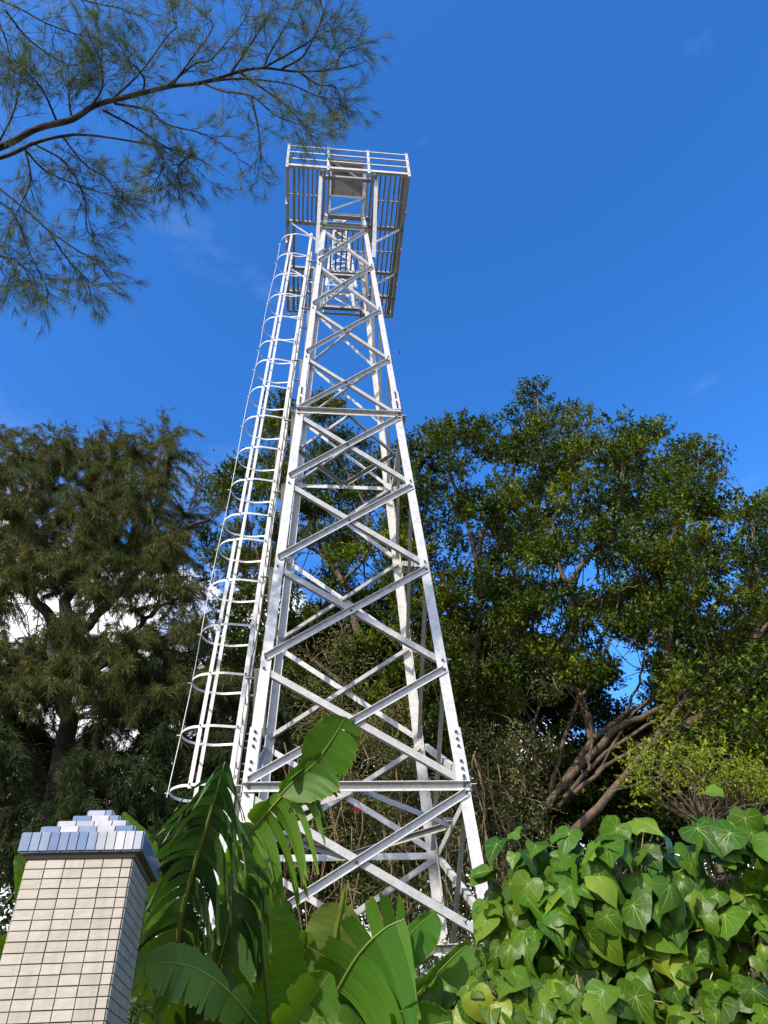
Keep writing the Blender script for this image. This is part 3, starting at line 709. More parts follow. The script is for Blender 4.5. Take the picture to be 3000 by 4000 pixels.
ftree('broad spreading tree in the middle right whose pointed top is the highest of all', [(1960, 3380), (2133, 3163), (2314, 2892), (2450, 2790), (2585, 2711), (2720, 2540), (2800, 2350)], 4.6,
      [(.10, [(2314, 2892, 4.6), (2250, 2700, 5.), (2133, 2620, 5.2), (2250, 2458, 5.2), (2223, 2304, 5.1), (2260, 2214, 5.), (2368, 2105, 5.), (2422, 1960, 4.8), (2430, 1780, 4.8)]),
       (.07, [(2223, 2304, 5.1), (2180, 2200, 5.1), (2160, 2078, 5.), (2169, 1942, 5.), (2110, 1750, 4.9), (2100, 1560, 4.9)]),
       (.09, [(2190, 3080, 4.6), (2400, 2850, 4.2), (2560, 2780, 4.0), (2811, 2593, 3.8), (2940, 2450, 3.8)]),
       (.05, [(2200, 3120, 4.4), (2380, 2930, 4.2), (2600, 2790, 4.0), (2780, 2680, 3.9), (2990, 2560, 3.9)]), (.045, [(2240, 3100, 4.2), (2420, 2960, 4.0), (2640, 2850, 3.8), (2830, 2720, 3.7), (2900, 2600, 3.7)]),
       (.05, [(2150, 3100, 4.7), (2200, 2900, 4.8), (2260, 2740, 4.8), (2330, 2640, 4.8), (2400, 2440, 4.8), (2420, 2300, 4.8)]), (.04, [(2180, 3150, 4.5), (2330, 3020, 4.3), (2440, 2840, 4.2), (2560, 2700, 4.2), (2700, 2620, 4.1), (2860, 2560, 4.0)]),
       (.045, [(2100, 3050, 4.9), (2080, 2850, 5.0), (2120, 2700, 5.0), (2080, 2500, 5.1), (2140, 2330, 5.1)]), (.035, [(2300, 3010, 4.2), (2310, 2860, 4.1), (2280, 2760, 4.1)]),
       (.04, [(2368, 2105, 4.9), (2300, 1980, 4.9), (2290, 1850, 4.8), (2280, 1700, 4.8)]), (.035, [(2250, 2400, 5.0), (2350, 2330, 4.8), (2480, 2290, 4.6), (2560, 2230, 4.5)]), (.035, [(2440, 2790, 4.4), (2500, 2650, 4.2), (2540, 2500, 4.1), (2620, 2420, 4.0)]),
       (.07, [(2585, 2711, 4.6), (2620, 2400, 4.7), (2560, 2200, 4.8), (2640, 2080, 4.6), (2700, 1950, 4.6)])],
      cl2, M_ficus, r0=.09)
ftree('tree crown cut off by the right edge of the picture, lower than its neighbour', [(2220, 3330), (2380, 3120), (2560, 2880), (2760, 2640), (2950, 2500), (3080, 2300)], 3.2,
      [(.09, [(2560, 2880, 3.2), (2700, 2830, 3.1), (2900, 2700, 3.), (3050, 2650, 3.)]), (.08, [(2950, 2500, 3.2), (2960, 2300, 3.3), (2950, 2150, 3.4), (2930, 2000, 3.4)])],
      cl3, M_ficus, r0=.09)
topM = [(850, 1900), (870, 1810), (920, 1800), (980, 1790), (1010, 1760), (1050, 1580), (1080, 1530), (1105, 1500), (1130, 1570), (1180, 1640), (1220, 1560), (1262, 1510), (1290, 1560), (1340, 1600), (1390, 1720), (1430, 1740), (1500, 1800), (1560, 1830), (1620, 1800)]
holesM = [(880, 2120, 60, 60), (850, 2350, 60, 80), (1180, 1720, 60, 110), (1400, 1880, 60, 40), (1180, 2080, 50, 40), (1080, 1990, 50, 40), (960, 2050, 50, 30), (1290, 2060, 40, 30), (1480, 1980, 40, 50), (880, 2250, 60, 50), (1130, 2260, 60, 80), (1220, 2350, 50, 40), (1450, 2250, 40, 40)]
clm = clumpset(840, 1640, topM, 2950, holesM, (6., 11.), 64, (38, 66), .9)
ftree('tree standing directly behind the tower with its limbs showing through the lattice', [(1560, 3000), (1503, 2671), (1401, 2469), (1360, 2320), (1338, 2271), (1262, 2157), (1230, 2060), (1186, 1940)], 7.6,
      [(.08, [(1480, 2950, 7.4), (1400, 2760, 7.4), (1326, 2663, 7.4), (1140, 2511, 7.4), (1050, 2400, 7.4), (1000, 2150, 7.4), (950, 1950, 7.4)]),
       (.05, [(1338, 2271, 7.6), (1251, 2163, 7.6), (1148, 2103, 7.5), (1060, 1950, 7.5), (1090, 1700, 7.5)]),
       (.05, [(1338, 2271, 7.6), (1420, 2180, 7.6), (1440, 2000, 7.6), (1300, 1750, 7.6), (1260, 1600, 7.6)])],
      clm, M_ficus, r0=.14)
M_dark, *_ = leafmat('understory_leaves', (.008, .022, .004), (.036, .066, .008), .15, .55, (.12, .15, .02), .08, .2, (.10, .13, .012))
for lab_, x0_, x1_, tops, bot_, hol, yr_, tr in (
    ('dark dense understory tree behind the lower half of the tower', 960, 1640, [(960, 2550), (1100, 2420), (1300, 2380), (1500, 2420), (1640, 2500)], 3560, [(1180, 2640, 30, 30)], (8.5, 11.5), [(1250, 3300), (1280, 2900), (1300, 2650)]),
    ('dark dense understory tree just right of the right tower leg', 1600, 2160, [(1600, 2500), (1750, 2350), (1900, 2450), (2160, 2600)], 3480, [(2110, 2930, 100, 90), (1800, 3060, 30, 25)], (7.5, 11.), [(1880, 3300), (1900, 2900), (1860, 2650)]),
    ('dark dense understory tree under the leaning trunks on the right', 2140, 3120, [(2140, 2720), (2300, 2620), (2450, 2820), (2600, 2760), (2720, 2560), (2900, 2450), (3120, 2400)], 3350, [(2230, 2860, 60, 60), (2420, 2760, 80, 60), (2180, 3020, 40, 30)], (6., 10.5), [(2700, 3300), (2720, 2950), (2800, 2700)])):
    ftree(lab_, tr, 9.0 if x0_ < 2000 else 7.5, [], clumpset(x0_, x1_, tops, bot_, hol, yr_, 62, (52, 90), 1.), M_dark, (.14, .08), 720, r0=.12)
# pale shrub low on the right
t = thing('shrub', 'yellow-green small leaved shrub above the big heart-shaped leaves on the right', 'shrub', tuple(Y(2760, 3200, -.5)[:2])+(2.8,))
m = MB(); fol = MB()
bs0 = Y(2760, 3230, -.5)
for _ in range(62):
    x = rng.uniform(2470, 3060); yt = interp([(2450, 2980), (2520, 2900), (2600, 2890), (2700, 2960), (2760, 2890), (2850, 2970), (2940, 2950), (3060, 2960)], x); y = rng.uniform(yt+20, 3150)
    c = Y(x, y, rng.uniform(-1.2, .4)); spray(fol, c, .26, 95, .06, .028)
    m.tube(spline([bs0, (bs0+c)/2+rng.standard_normal(3)*.15, c], 6), np.linspace(.02, .006, 6), 4)
m.tube(spline([V3(bs0[0], bs0[1], 2.7), bs0], 4), .04, 6)
m.build('stems', M_bark, t); fol.build('foliage', M_ficus_b, t)

# ------------------------------------------------------------------ left casuarina
topC = [(-200, 1700), (0, 1700), (80, 1730), (110, 1700), (190, 1690), (260, 1700), (330, 1760), (410, 1690), (470, 1700), (520, 1730), (590, 1750), (640, 1640), (680, 1720), (700, 1780), (760, 1880), (830, 1970), (870, 2040), (880, 2200), (900, 2500), (1000, 2600)]
holesC = [(810, 2170, 130, 130), (720, 1960, 60, 50), (560, 2440, 60, 50), (860, 2400, 60, 120), (70, 2440, 90, 110), (420, 2440, 70, 70), (790, 2150, 90, 90), (690, 2420, 50, 60), (480, 2910, 80, 60), (800, 2370, 45, 60), (560, 2560, 40, 40)]
def castree(label, x0, x1, bot, yr, trunk, limbs, keep, yp, r0, nn=3000, tp=topC, seedmat=M_cas):
    base = Y(*trunk[0], yp); gz = float(terrain(base[0], base[1]))
    t = thing('casuarina_tree', label, 'tree', (base[0], base[1], gz-.1), 'casuarina trees')
    m = MB(); pts = [V3(base[0]+.1, base[1], gz-.3)]+[Y(x, y, yp) for x, y in trunk]
    S = [limb(m, pts, r0, r0*.25, 26, 9, .03)]
    for L_ in limbs: S.append(limb(m, [Y(x, y, q) for x, y, q in L_[1]], L_[0], L_[0]*.3, 18, 7, .03))
    S = np.concatenate(S); fol = MB()
    for c, r in clumpset(x0, x1, tp, bot, holesC, yr, 58, (42, 80), keep):
        dd = np.linalg.norm(S-c, axis=1)+1.0*np.maximum(0, S[:, 2]-c[2]); j = int(np.argmin(dd)); s0 = S[j]
        mid = (s0+c)/2; mid[2] += .05*dd[j]; mid += rng.standard_normal(3)*.06*dd[j]
        m.tube(spline([s0, mid, c], 6), np.linspace(.009+.003*min(dd[j], 6), .004, 6), 4)
        # drooping plumes: twigs fan out of c, needles trail from them
        k = 12; n = int(nn*(r/.45)**1.4/k)
        dr = rand_dirs(k); dr[:, 2] = dr[:, 2]*.6+.35; dr = nrm_rows(dr)
        for q in range(k):
            ln = r*rng.uniform(.9, 2.4); tpts = spline([c, c+dr[q]*ln*.6, c+dr[q]*ln+V3(.1*ln, 0, -.55*ln)], 6)
            m.tube(tpts, np.linspace(.006, .002, 6), 3)
            ii = rng.integers(0, 5, n); f_ = rng.random((n, 1)); P = tpts[ii]*(1-f_)+tpts[ii+1]*f_
            Dn = rand_dirs(n)*.9+dr[q]*.45+np.array([.15, 0, -.55])
            needles(fol, P, Dn, rng.uniform(.08, .22, n), .0085, .3)
    if tp is topC:
        for x, y, ex, ey in ((640, 1760, 645, 1600), (600, 1780, 560, 1650), (690, 1850, 700, 1690), (480, 1760, 400, 1660), (440, 1760, 470, 1650), (250, 1760, 190, 1670), (300, 1780, 260, 1680), (110, 1780, 90, 1670), (30, 1780, -10, 1690), (760, 1960, 780, 1840), (820, 2050, 870, 1960), (850, 2150, 920, 2080), (880, 2250, 940, 2200), (560, 1780, 600, 1680), (340, 1790, 350, 1700), (170, 1780, 130, 1690)):
            a_, b_ = Y(x, y, 3.8), Y(ex, ey, 3.6+rng.uniform(-.4, .4)); ps = spline([a_, (a_+b_)/2+rng.standard_normal(3)*.08, b_], 12); m.tube(ps, np.linspace(.014, .003, 12), 4)
            for i in range(2, 12):
                for _ in range(3):
                    dr = nrm(rng.standard_normal(3)+V3(-.2, 0, .5)); e_ = ps[i]+dr*rng.uniform(.12, .35); m.tube([ps[i], (ps[i]+e_)/2, e_], [.004, .003, .002], 3)
                    n = 20; P = ps[i]+(e_-ps[i])*rng.random((n, 1)); needles(fol, P, rand_dirs(n)*.8+dr+np.array([-.1, 0, .1]), rng.uniform(.07, .16, n), .008, .1)
    m.build('trunk', M_barkc, t, True); fol.build('crown', seedmat, t); return t
castree('large feathery casuarina with dark twisting trunk on the left', -80, 880, 2760, (2., 6.5),
        [(254, 2922), (235, 2700), (223, 2576), (200, 2438), (160, 2370), (115, 2300), (90, 2100), (120, 1900)],
        [(.16, [(184, 2720, 4.2), (150, 2640, 4.2), (100, 2576, 4.2), (115, 2490, 4.1)]), (.17, [(215, 2550, 4.2), (250, 2440, 4.1), (269, 2315, 4.0), (330, 2150, 4.), (400, 1950, 3.9), (430, 1760, 3.9)]),
         (.13, [(240, 2500, 4.2), (330, 2460, 4.), (450, 2330, 3.9), (560, 2200, 3.8), (700, 2080, 3.8), (820, 2030, 3.8)]), (.09, [(330, 2150, 4.), (500, 2000, 3.8), (600, 1850, 3.8), (640, 1680, 3.8)]),
         (.10, [(235, 2700, 4.2), (400, 2600, 4.), (560, 2430, 4.), (700, 2330, 4.)])], .84, 4.2, .2)
tpD = [(-200, 2700), (0, 2680), (150, 2820), (300, 2900), (420, 2700), (520, 2480), (600, 2400), (700, 2480), (800, 2640), (1000, 2680), (1150, 2750)]
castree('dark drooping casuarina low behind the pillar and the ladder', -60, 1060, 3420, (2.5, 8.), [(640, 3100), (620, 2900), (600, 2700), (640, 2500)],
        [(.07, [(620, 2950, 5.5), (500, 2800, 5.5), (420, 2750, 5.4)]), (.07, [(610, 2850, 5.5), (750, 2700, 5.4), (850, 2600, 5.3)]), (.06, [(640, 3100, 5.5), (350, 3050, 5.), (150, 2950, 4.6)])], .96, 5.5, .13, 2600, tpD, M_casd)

# ------------------------------------------------------------------ overhanging casuarina branch
oc = thing('casuarina_tree', 'casuarina branch reaching in from the upper left, fine needles against the sky', 'tree', (-7.5, -5.5, float(terrain(-7.5, -5.5))-.1), 'casuarina trees')
bm_ = MB(); nd_ = MB()
def dn(i): return 9.0+.6*math.sin(i*1.3)
def D3(pts, d0=9.0, sl=0.): return [D(x, y, d0+sl*i+.12*rng.standard_normal()) for i, (x, y) in enumerate(pts)]
mainL = [(-350, 700), (0, 575), (140, 504), (280, 467), (374, 411), (514, 374), (672, 336), (794, 322), (934, 280), (1027, 266), (1168, 280), (1308, 271), (1400, 250), (1470, 226)]
secL = [(-350, 720), (0, 616), (131, 560), (243, 532), (350, 528), (560, 560), (747, 607), (880, 690)]
b1 = D3(mainL); b2 = D3(secL, 8.8)
trunkp = [V3(-7.5, -5.5, 0), V3(-7.2, -5.4, 4), V3(-6.6, -5.2, 7.5)]
limb(bm_, trunkp+[b1[0]], .30, .09, 20, 9)
limb(bm_, [b1[0]]+b1[1:], .048, .002, 60, 8); limb(bm_, [b1[0]]+b2[1:], .030, .003, 44, 7)
subs = [[(448, 380), (551, 280), (654, 140), (691, 103), (660, 50)], [(654, 337), (760, 250), (822, 234), (897, 149), (962, 65), (990, -30)],
        [(1027, 266), (1065, 187), (1121, 93), (1168, -20)], [(1027, 266), (1168, 187), (1260, 130), (1345, 100)], [(794, 322), (934, 308), (1121, 327), (1261, 380), (1400, 385)],
        [(794, 325), (869, 355), (981, 374), (1074, 448), (1168, 486), (1280, 523)], [(448, 405), (579, 430), (654, 486), (794, 523), (915, 598), (935, 650)],
        [(402, 430), (523, 495), (654, 579), (720, 620), (822, 710)], [(981, 374), (1009, 504), (1018, 598), (1009, 680)],
        [(93, 579), (187, 672), (374, 747), (504, 775)], [(-60, 690), (93, 813), (187, 897), (308, 981), (374, 1018), (420, 1080), (486, 1140)], [(187, 897), (262, 1009), (340, 1090), (385, 1130)],
        [(-40, 760), (56, 841), (112, 981), (168, 1090), (190, 1140)], [(-60, 880), (30, 1000), (56, 1074), (30, 1140)], [(280, 460), (270, 400), (280, 327), (364, 205)],
        [(-40, -20), (84, 37), (187, 93), (327, 140), (440, 150)], [(200, -60), (330, 0), (448, 28), (520, 50)], [(-60, 20), (10, 120), (40, 250), (20, 330)], [(-30, 600), (40, 470), (70, 374), (80, 290)],
        [(224, 480), (168, 355), (103, 280), (60, 240)], [(560, 370), (560, 300), (500, 230), (470, 180)], [(672, 336), (740, 240), (830, 110), (800, 60)], [(900, 290), (960, 200), (1040, 80), (1060, 20)],
        [(600, 560), (640, 640), (600, 720)], [(747, 607), (700, 650), (700, 740)], [(1100, 270), (1190, 210), (1260, 60), (1240, -20)], [(243, 532), (330, 640), (420, 700), (480, 790)],
        [(100, 590), (120, 700), (80, 800), (40, 880)], [(131, 560), (260, 640), (330, 780), (340, 900), (400, 920)], [(934, 280), (1100, 400), (1180, 480), (1200, 520)], [(340, 440), (400, 340), (390, 230), (370, 190)],
        [(0, 1000), (60, 1020), (130, 1080), (140, 1140)], [(20, 40), (120, 160), (260, 250), (330, 240)], [(1168, 280), (1240, 330), (1310, 340), (1330, 400)], [(1308, 271), (1340, 200), (1400, 180)]]
def tuft(p, d, n, ln):
    Dn = nrm_rows(np.tile(d, (n, 1))*1.0+rand_dirs(n)*.7)
    P = p+np.tile(d, (n, 1))*(rng.random((n, 1))*.10)
    needles(nd_, P, Dn, rng.uniform(.6, 1.15, n)*ln, .0030, .10)
for si, s_ in enumerate(subs):
    off = rng.uniform(-.5, .5)
    pts = spline([D(x, y, 9.0+off*min(1, i*.5)) for i, (x, y) in enumerate(s_)], 26)
    bm_.tube(pts, np.linspace(.016, .003, 26), 5)
    bare = si == 10
    for i in range(3, 26):
        if bare and i > 19: continue
        for rep in range(2):
            if rng.random() < (.3 if pts[i][0] < -2.2 else .5): continue
            tg = nrm(pts[min(i+1, 25)]-pts[i-1]); dr = nrm(tg*rng.uniform(.5, 1.1)+rand_dirs(1)[0]*.95)
            ln = rng.uniform(.15, .42); e_ = pts[i]+dr*ln+V3(.02, 0, -.05)*ln; md = pts[i]+dr*ln*.5+rand_dirs(1)[0]*.02
            tp_ = spline([pts[i], md, e_], 5); bm_.tube(tp_, np.linspace(.0042, .0018, 5), 3)
            d2 = nrm(tp_[-1]-tp_[-2])
            tuft(tp_[-1], d2, int(rng.integers(24, 40)), .19)
            tuft(tp_[2], nrm(d2+rand_dirs(1)[0]*.7), int(rng.integers(14, 24)), .16)
    tuft(pts[-1], nrm(pts[-1]-pts[-2]), 24, .22)
bm_.build('trunk', M_barkc, oc, True); nd_.build('crown', M_casn, oc)

# ------------------------------------------------------------------ scrub behind the tower foot
sc = MB(); sw = MB()
def scrub_clump(c, r, nt, nl_):
    for _ in range(nt):
        a = c+rand_dirs(1)[0]*r*.6; b = a+rand_dirs(1)[0]*r*1.1; mid = (a+b)/2+rand_dirs(1)[0]*r*.3
        sw.tube(spline([a, mid, b], 5), np.linspace(.011, .004, 5), 3)
    n = nl_; P = c+rand_dirs(n)*r*rng.random((n, 1))**.4
    leaves(sc, P, rand_dirs(n)+np.array([0, 0, -.2]), rand_dirs(n)*.7+np.array([-.2, -.5, .7]), rng.uniform(.04, .075, n), rng.uniform(.022, .04, n))
for _ in range(430):
    x = rng.uniform(1000, 2150); y = rng.uniform(2450, 4050); yp = rng.uniform(3.4, 5.5)
    c = Y(x, y, yp)
    if c[2] < terrain(c[0], c[1])-.1: c[2] = terrain(c[0], c[1])+.3
    if y < 2800 and rng.random() < .55: continue
    scrub_clump(c, rng.uniform(.3, .5), 6, 130 if rng.random() < .5 else 300)
tag(sc.build('scrub', [M_scrub]), 'tangled scrub leaves on the bank behind the tower foot', 'scrub', kind='stuff')
tag(sw.build('twigs', M_twig), 'dry brown twigs and creepers hanging behind the tower foot', 'twigs', kind='stuff')
# hanging creepers on the bank
hc = MB()
for _ in range(80):
    x = rng.uniform(1080, 2000); y = rng.uniform(2900, 3500); p = Y(x, y, rng.uniform(3.0, 3.6)); ln = rng.uniform(.5, 1.5)
    hc.tube(spline([p, p+V3(rng.uniform(-.15, .15), -.05, -ln*.5), p+V3(rng.uniform(-.3, .3), 0, -ln)], 7), np.linspace(.012, .005, 7), 4)
tag(hc.build('creepers', M_twig), 'brown hanging creeper stems on the bank behind the tower', 'creepers', kind='stuff')
# red hibiscus blooms
def bloom(px, py, yp, label):
    m = MB(); c = Y(px, py, yp)
    for k in range(5):
        a = 2*math.pi*k/5; d = nrm(V3(math.cos(a), -.4, math.sin(a))); n_ = nrm(V3(-.3*math.cos(a), -1, -.2))
        leaves(m, np.array([c]), np.array([d]), np.array([n_]), np.array([.075]), np.array([.06]), .1)
    m.tube([c, c+V3(0, -.06, .01)], .004, 5)
    tag(m.build('flower', M_petal), label, 'flower', 'red flowers in the scrub')
bloom(1480, 3582, 2.9, 'larger red flower in the scrub seen between the lowest tower braces')
bloom(1518, 3570, 2.95, 'smaller red flower just right of the larger red one')
bloom(1395, 3162, 3.0, 'single red flower high in the scrub behind the lowest long crossbeam')

# undergrowth: dark leaves over the bank and behind the plants
ug = MB()
n = 60000; xx = rng.uniform(-7, 7, n); yv = rng.uniform(-6.6, 6, n); lim = np.where(yv < -3.4, .25, np.where(yv < -1.9, .75, np.where(yv < 2.2, .35, .9))); zz = terrain(xx, yv)+rng.random(n)**1.5*lim
msk = ~((np.abs(xx) < 1.7) & (np.abs(yv) < 1.7) & (zz > 3.1)) & (yv > -6.4)
msk &= ~((xx > px0-.1) & (xx < px1+.1) & (yv < py0+dep+.1))
P = np.stack([xx, yv, zz], 1)[msk]; n = len(P)
leaves(ug, P, rand_dirs(n)+np.array([0, 0, .4]), rand_dirs(n)*.6+np.array([-.2, -.4, .8]), rng.uniform(.04, .09, n), rng.uniform(.025, .045, n))
for _ in range(160):   # tall weeds further back that close the view under the crowns
    x = rng.uniform(-200, 3200); y = rng.uniform(3000, 3700); c = Y(x, y, rng.uniform(6.5, 9)); 
    n = 160; P = c+rand_dirs(n)*.8*rng.random((n, 1))**.4; leaves(ug, P, rand_dirs(n), rand_dirs(n)*.6+np.array([0, -.4, .8]), rng.uniform(.1, .2, n), rng.uniform(.06, .1, n))
tag(ug.build('undergrowth', M_under), 'dark leafy undergrowth covering the earth bank', 'undergrowth', kind='stuff')
# far wood
fw = MB()
for _ in range(420):
    x = rng.uniform(-26, 26); yv_ = rng.uniform(16, 22); z = terrain(x, yv_)+rng.uniform(0, 1)*(4.2+1.2*math.sin(x*.6)+.8*math.sin(x*1.7))
    n = 150; P = V3(x, yv_, z)+rand_dirs(n)*1.1*rng.random((n, 1))**.4; leaves(fw, P, rand_dirs(n), rand_dirs(n)*.6+np.array([0, -.4, .8]), rng.uniform(.16, .3, n), rng.uniform(.1, .16, n))
tag(fw.build('far_wood', M_under), 'dark far wood closing the view beneath the tree crowns', 'wood', kind='stuff')

# ------------------------------------------------------------------ banana plants
def banana_leaf(parent, mid, wl, wr, al=0., ar=0., gl=.3, gr=.3, nL=1, nR=1, seed=0, mat=M_banana, sweep=.25, rr=.012, shape='oblong', gap=.25, vdir=None, jit=.35, tipcut=0.):
    """mid: (x, y, depth) picture points from the stalk to the tip; wl/wr widths; a* lift towards the eye (radians); g* droop; n* strips"""
    rs = np.random.default_rng(seed)
    P = np.array([D(*q) for q in mid]); NS = 49; S = spline(P, NS); T = np.gradient(S, axis=0); T = nrm_rows(T)
    t = np.linspace(0, 1, NS)
    if shape == 'oblong': prof = np.clip(np.sin(np.pi*np.clip(t*.93+.05, 0, 1))**.42, 0, 1)
    elif shape == 'round': prof = np.sqrt(np.clip(1-(2*t-1)**2, 0, 1))
    else: prof = np.clip(1-(t-.15)**2*1.3, .1, 1)
    mb = MB()
    for sg, W, al_, g_, ns in ((-1, wl, al, gl, nL), (1, wr, ar, gr, nR)):
        if W <= 0: continue
        cuts = np.sort(np.concatenate([[0, 1], rs.uniform(.04, .96, ns-1)])) if ns > 1 else np.array([0, 1.])
        if ns > 3: cuts = np.linspace(0, 1, ns+1)+np.concatenate([[0], rs.uniform(-.35, .35, ns-1)/ns, [0]])
        for k in range(len(cuts)-1):
            a_, b_ = cuts[k], cuts[k+1]; m_ = max(3, int((b_-a_)*40)+2); tt = np.linspace(a_, b_, m_)
            ja = rs.normal(0, jit) if ns > 1 else 0; jg = rs.uniform(.6, 1.5) if ns > 1 else 1; wf = rs.uniform(.8, 1.06) if ns > 1 else 1; js = rs.normal(0, .12) if ns > 1 else 0
            tc_ = (a_+b_)/2; NL = 10; V = []; U = []
            for j in range(NL):
                s_ = j/(NL-1)
                for i_, ti in enumerate(tt):
                    tq = ti
                    if ns > 1: tq = tc_+(ti-tc_)*(1-gap*s_*s_)
                    base = np.array([np.interp(ti, t, S[:, c]) for c in range(3)])
                    q2 = np.array([np.interp(tq, t, S[:, c]) for c in range(3)])
                    Tt = nrm([np.interp(ti, t, T[:, c]) for c in range(3)])
                    if ns > 1: Tt = nrm([np.interp(tc_, t, T[:, c]) for c in range(3)])
                    toward = nrm(CAM-base) if vdir is None else nrm(vdir)
                    Sd = nrm(np.cross(Tt, toward))*sg; Nn = nrm(np.cross(Sd, Tt))*sg
                    pw = np.interp(ti, t, prof)*W*wf*(1+(.05*math.sin(ti*97+seed*3)+.04*math.sin(ti*211+k*2))*s_**4*(1 if ns > 1 else .35))
                    ang = al_+ja
                    Ld = nrm(Sd*math.cos(ang)+toward*math.sin(ang)+Tt*(sweep+js))
                    gs = g_*jg
                    ed = s_
                    off = Ld*(s_*(1-.28*min(gs, 1.6)*s_))+np.array([0, 0, -1.])*gs*s_*s_*.9
                    rip = (.010*math.sin(ti*15+seed+k)+.004*math.sin(ti*41+seed))*s_*s_*(1 if ns == 1 else .5)
                    V.append((base*(1-s_)+q2*s_)+off*pw+toward*rip); U.append((ti*1.0+(seed % 7)*.13, s_))
            Q = [(j*m_+i, j*m_+i+1, (j+1)*m_+i+1, (j+1)*m_+i) for j in range(NL-1) for i in range(m_-1)]
            mb.add(V, Q, uv=U)
    lf = mb.build('leaf', mat, parent, True)
    r = MB(); r.tube(S, np.linspace(rr, rr*.25, NS), 7); r.build('midrib', M_rib, lf, True)
    return lf
def plant(label, x, y, ztop, r=.1):
    gz = float(terrain(x, y)); t = thing('banana_plant', label, 'banana plant', (x, y, gz-.05), 'banana plants below the tower')
    m = MB(); m.tube(spline([V3(x, y, gz-.2), V3(x+.05, y, (gz+ztop)/2), V3(x+.02, y-.02, ztop)], 8), np.linspace(r, r*.55, 8), 12); m.build('stem', M_stem, t, True)
    return t
# plant with the torn hanging leaves right of the pillar
c = D(760, 3950, 5.0)
A = plant('banana plant right of the pillar with torn leaves hanging in ribbons', c[0], c[1], c[2])
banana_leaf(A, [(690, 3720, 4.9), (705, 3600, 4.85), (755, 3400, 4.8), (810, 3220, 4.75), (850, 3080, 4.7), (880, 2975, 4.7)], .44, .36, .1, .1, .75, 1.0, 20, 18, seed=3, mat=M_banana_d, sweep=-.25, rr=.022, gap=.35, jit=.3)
banana_leaf(A, [(880, 3480, 5.25), (950, 3300, 5.2), (1040, 3180, 5.1), (1130, 3080, 5.05), (1200, 3000, 5.0)], .17, .44, .1, -.1, .5, .85, 7, 13, seed=8, sweep=.1, rr=.014, gap=.5)
banana_leaf(A, [(1190, 3045, 5.0), (1245, 2965, 4.98), (1300, 2885, 4.96), (1352, 2800, 4.95)], .205, .25, .1, .05, .05, .12, 2, 2, seed=12, sweep=.12, rr=.011, shape='round', gap=.06, jit=.06)
banana_leaf(A, [(1090, 3110, 5.0), (1150, 3050, 5.0), (1210, 3000, 4.98), (1260, 2950, 4.97)], .10, .30, .1, .0, .2, .45, 2, 2, seed=14, sweep=.5, rr=.008, gap=.1, jit=.1)
banana_leaf(A, [(1060, 4150, 5.0), (1050, 3950, 4.95), (1030, 3750, 4.9), (1015, 3560, 4.92), (985, 3400, 5.0)], .46, .36, .12, .1, .14, .16, 3, 2, seed=5, sweep=.25, rr=.02)
banana_leaf(A, [(1010, 4010, 4.5), (900, 3880, 4.4), (798, 3800, 4.35), (700, 3765, 4.3), (590, 3762, 4.3), (480, 3790, 4.25)], .17, .13, .5, -.4, .5, .05, 11, 3, seed=21, sweep=.1, rr=.01, gap=.38, jit=.15)
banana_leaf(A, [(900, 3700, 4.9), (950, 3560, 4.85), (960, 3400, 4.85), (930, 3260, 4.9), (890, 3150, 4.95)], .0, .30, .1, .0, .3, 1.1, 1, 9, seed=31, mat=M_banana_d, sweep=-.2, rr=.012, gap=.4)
banana_leaf(A, [(760, 3900, 5.2), (730, 3700, 5.1), (640, 3500, 5.1), (580, 3340, 5.1), (480, 3175, 5.15)], .11, .12, .25, .2, .2, .3, 2, 3, seed=41, sweep=.2, rr=.012)
banana_leaf(A, [(820, 4100, 4.7), (760, 3950, 4.6), (700, 3850, 4.5), (640, 3800, 4.5)], .25, .25, .1, .1, .3, .3, 3, 4, seed=43, sweep=.2, rr=.012)
banana_leaf(A, [(1000, 4200, 4.5), (1080, 4080, 4.4), (1200, 3930, 4.4), (1290, 3800, 4.4)], .26, .2, .2, .1, .2, .3, 5, 3, seed=47, sweep=.1, rr=.012)
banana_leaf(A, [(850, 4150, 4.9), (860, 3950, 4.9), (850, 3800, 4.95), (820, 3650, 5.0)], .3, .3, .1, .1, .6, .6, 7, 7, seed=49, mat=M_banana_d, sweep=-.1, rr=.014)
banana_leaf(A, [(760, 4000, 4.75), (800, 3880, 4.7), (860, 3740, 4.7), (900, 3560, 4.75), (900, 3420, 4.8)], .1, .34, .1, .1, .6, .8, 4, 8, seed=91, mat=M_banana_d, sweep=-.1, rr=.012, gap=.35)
banana_leaf(A, [(640, 3980, 4.9), (590, 3850, 4.9), (560, 3700, 4.9), (570, 3560, 4.95)], .2, .24, .1, .1, .5, .6, 5, 5, seed=93, sweep=-.1, rr=.01, gap=.3)
c = D(1330, 4050, 5.4)
B = plant('banana plant in front of the tower foot with a rolled young leaf', c[0], c[1], c[2])
banana_leaf(B, [(1330, 3900, 5.5), (1315, 3760, 5.5), (1310, 3640, 5.5), (1335, 3530, 5.5)], .24, .24, .0, .0, .05, .05, 1, 1, seed=51, mat=M_banana_y, sweep=.15, rr=.014, shape='round')
banana_leaf(B, [(1330, 3800, 5.4), (1318, 3660, 5.38), (1335, 3560, 5.36), (1352, 3455, 5.35)], .05, .045, .9, .9, .0, .0, 1, 1, seed=52, mat=M_banana_y, sweep=.1, rr=.010)
banana_leaf(B, [(1210, 4080, 4.7), (1300, 3900, 4.65), (1400, 3730, 4.6), (1500, 3630, 4.6), (1580, 3590, 4.6)], .30, .46, .2, -.1, .1, .6, 8, 6, seed=61, sweep=.25, rr=.014, gap=.22, jit=.3)
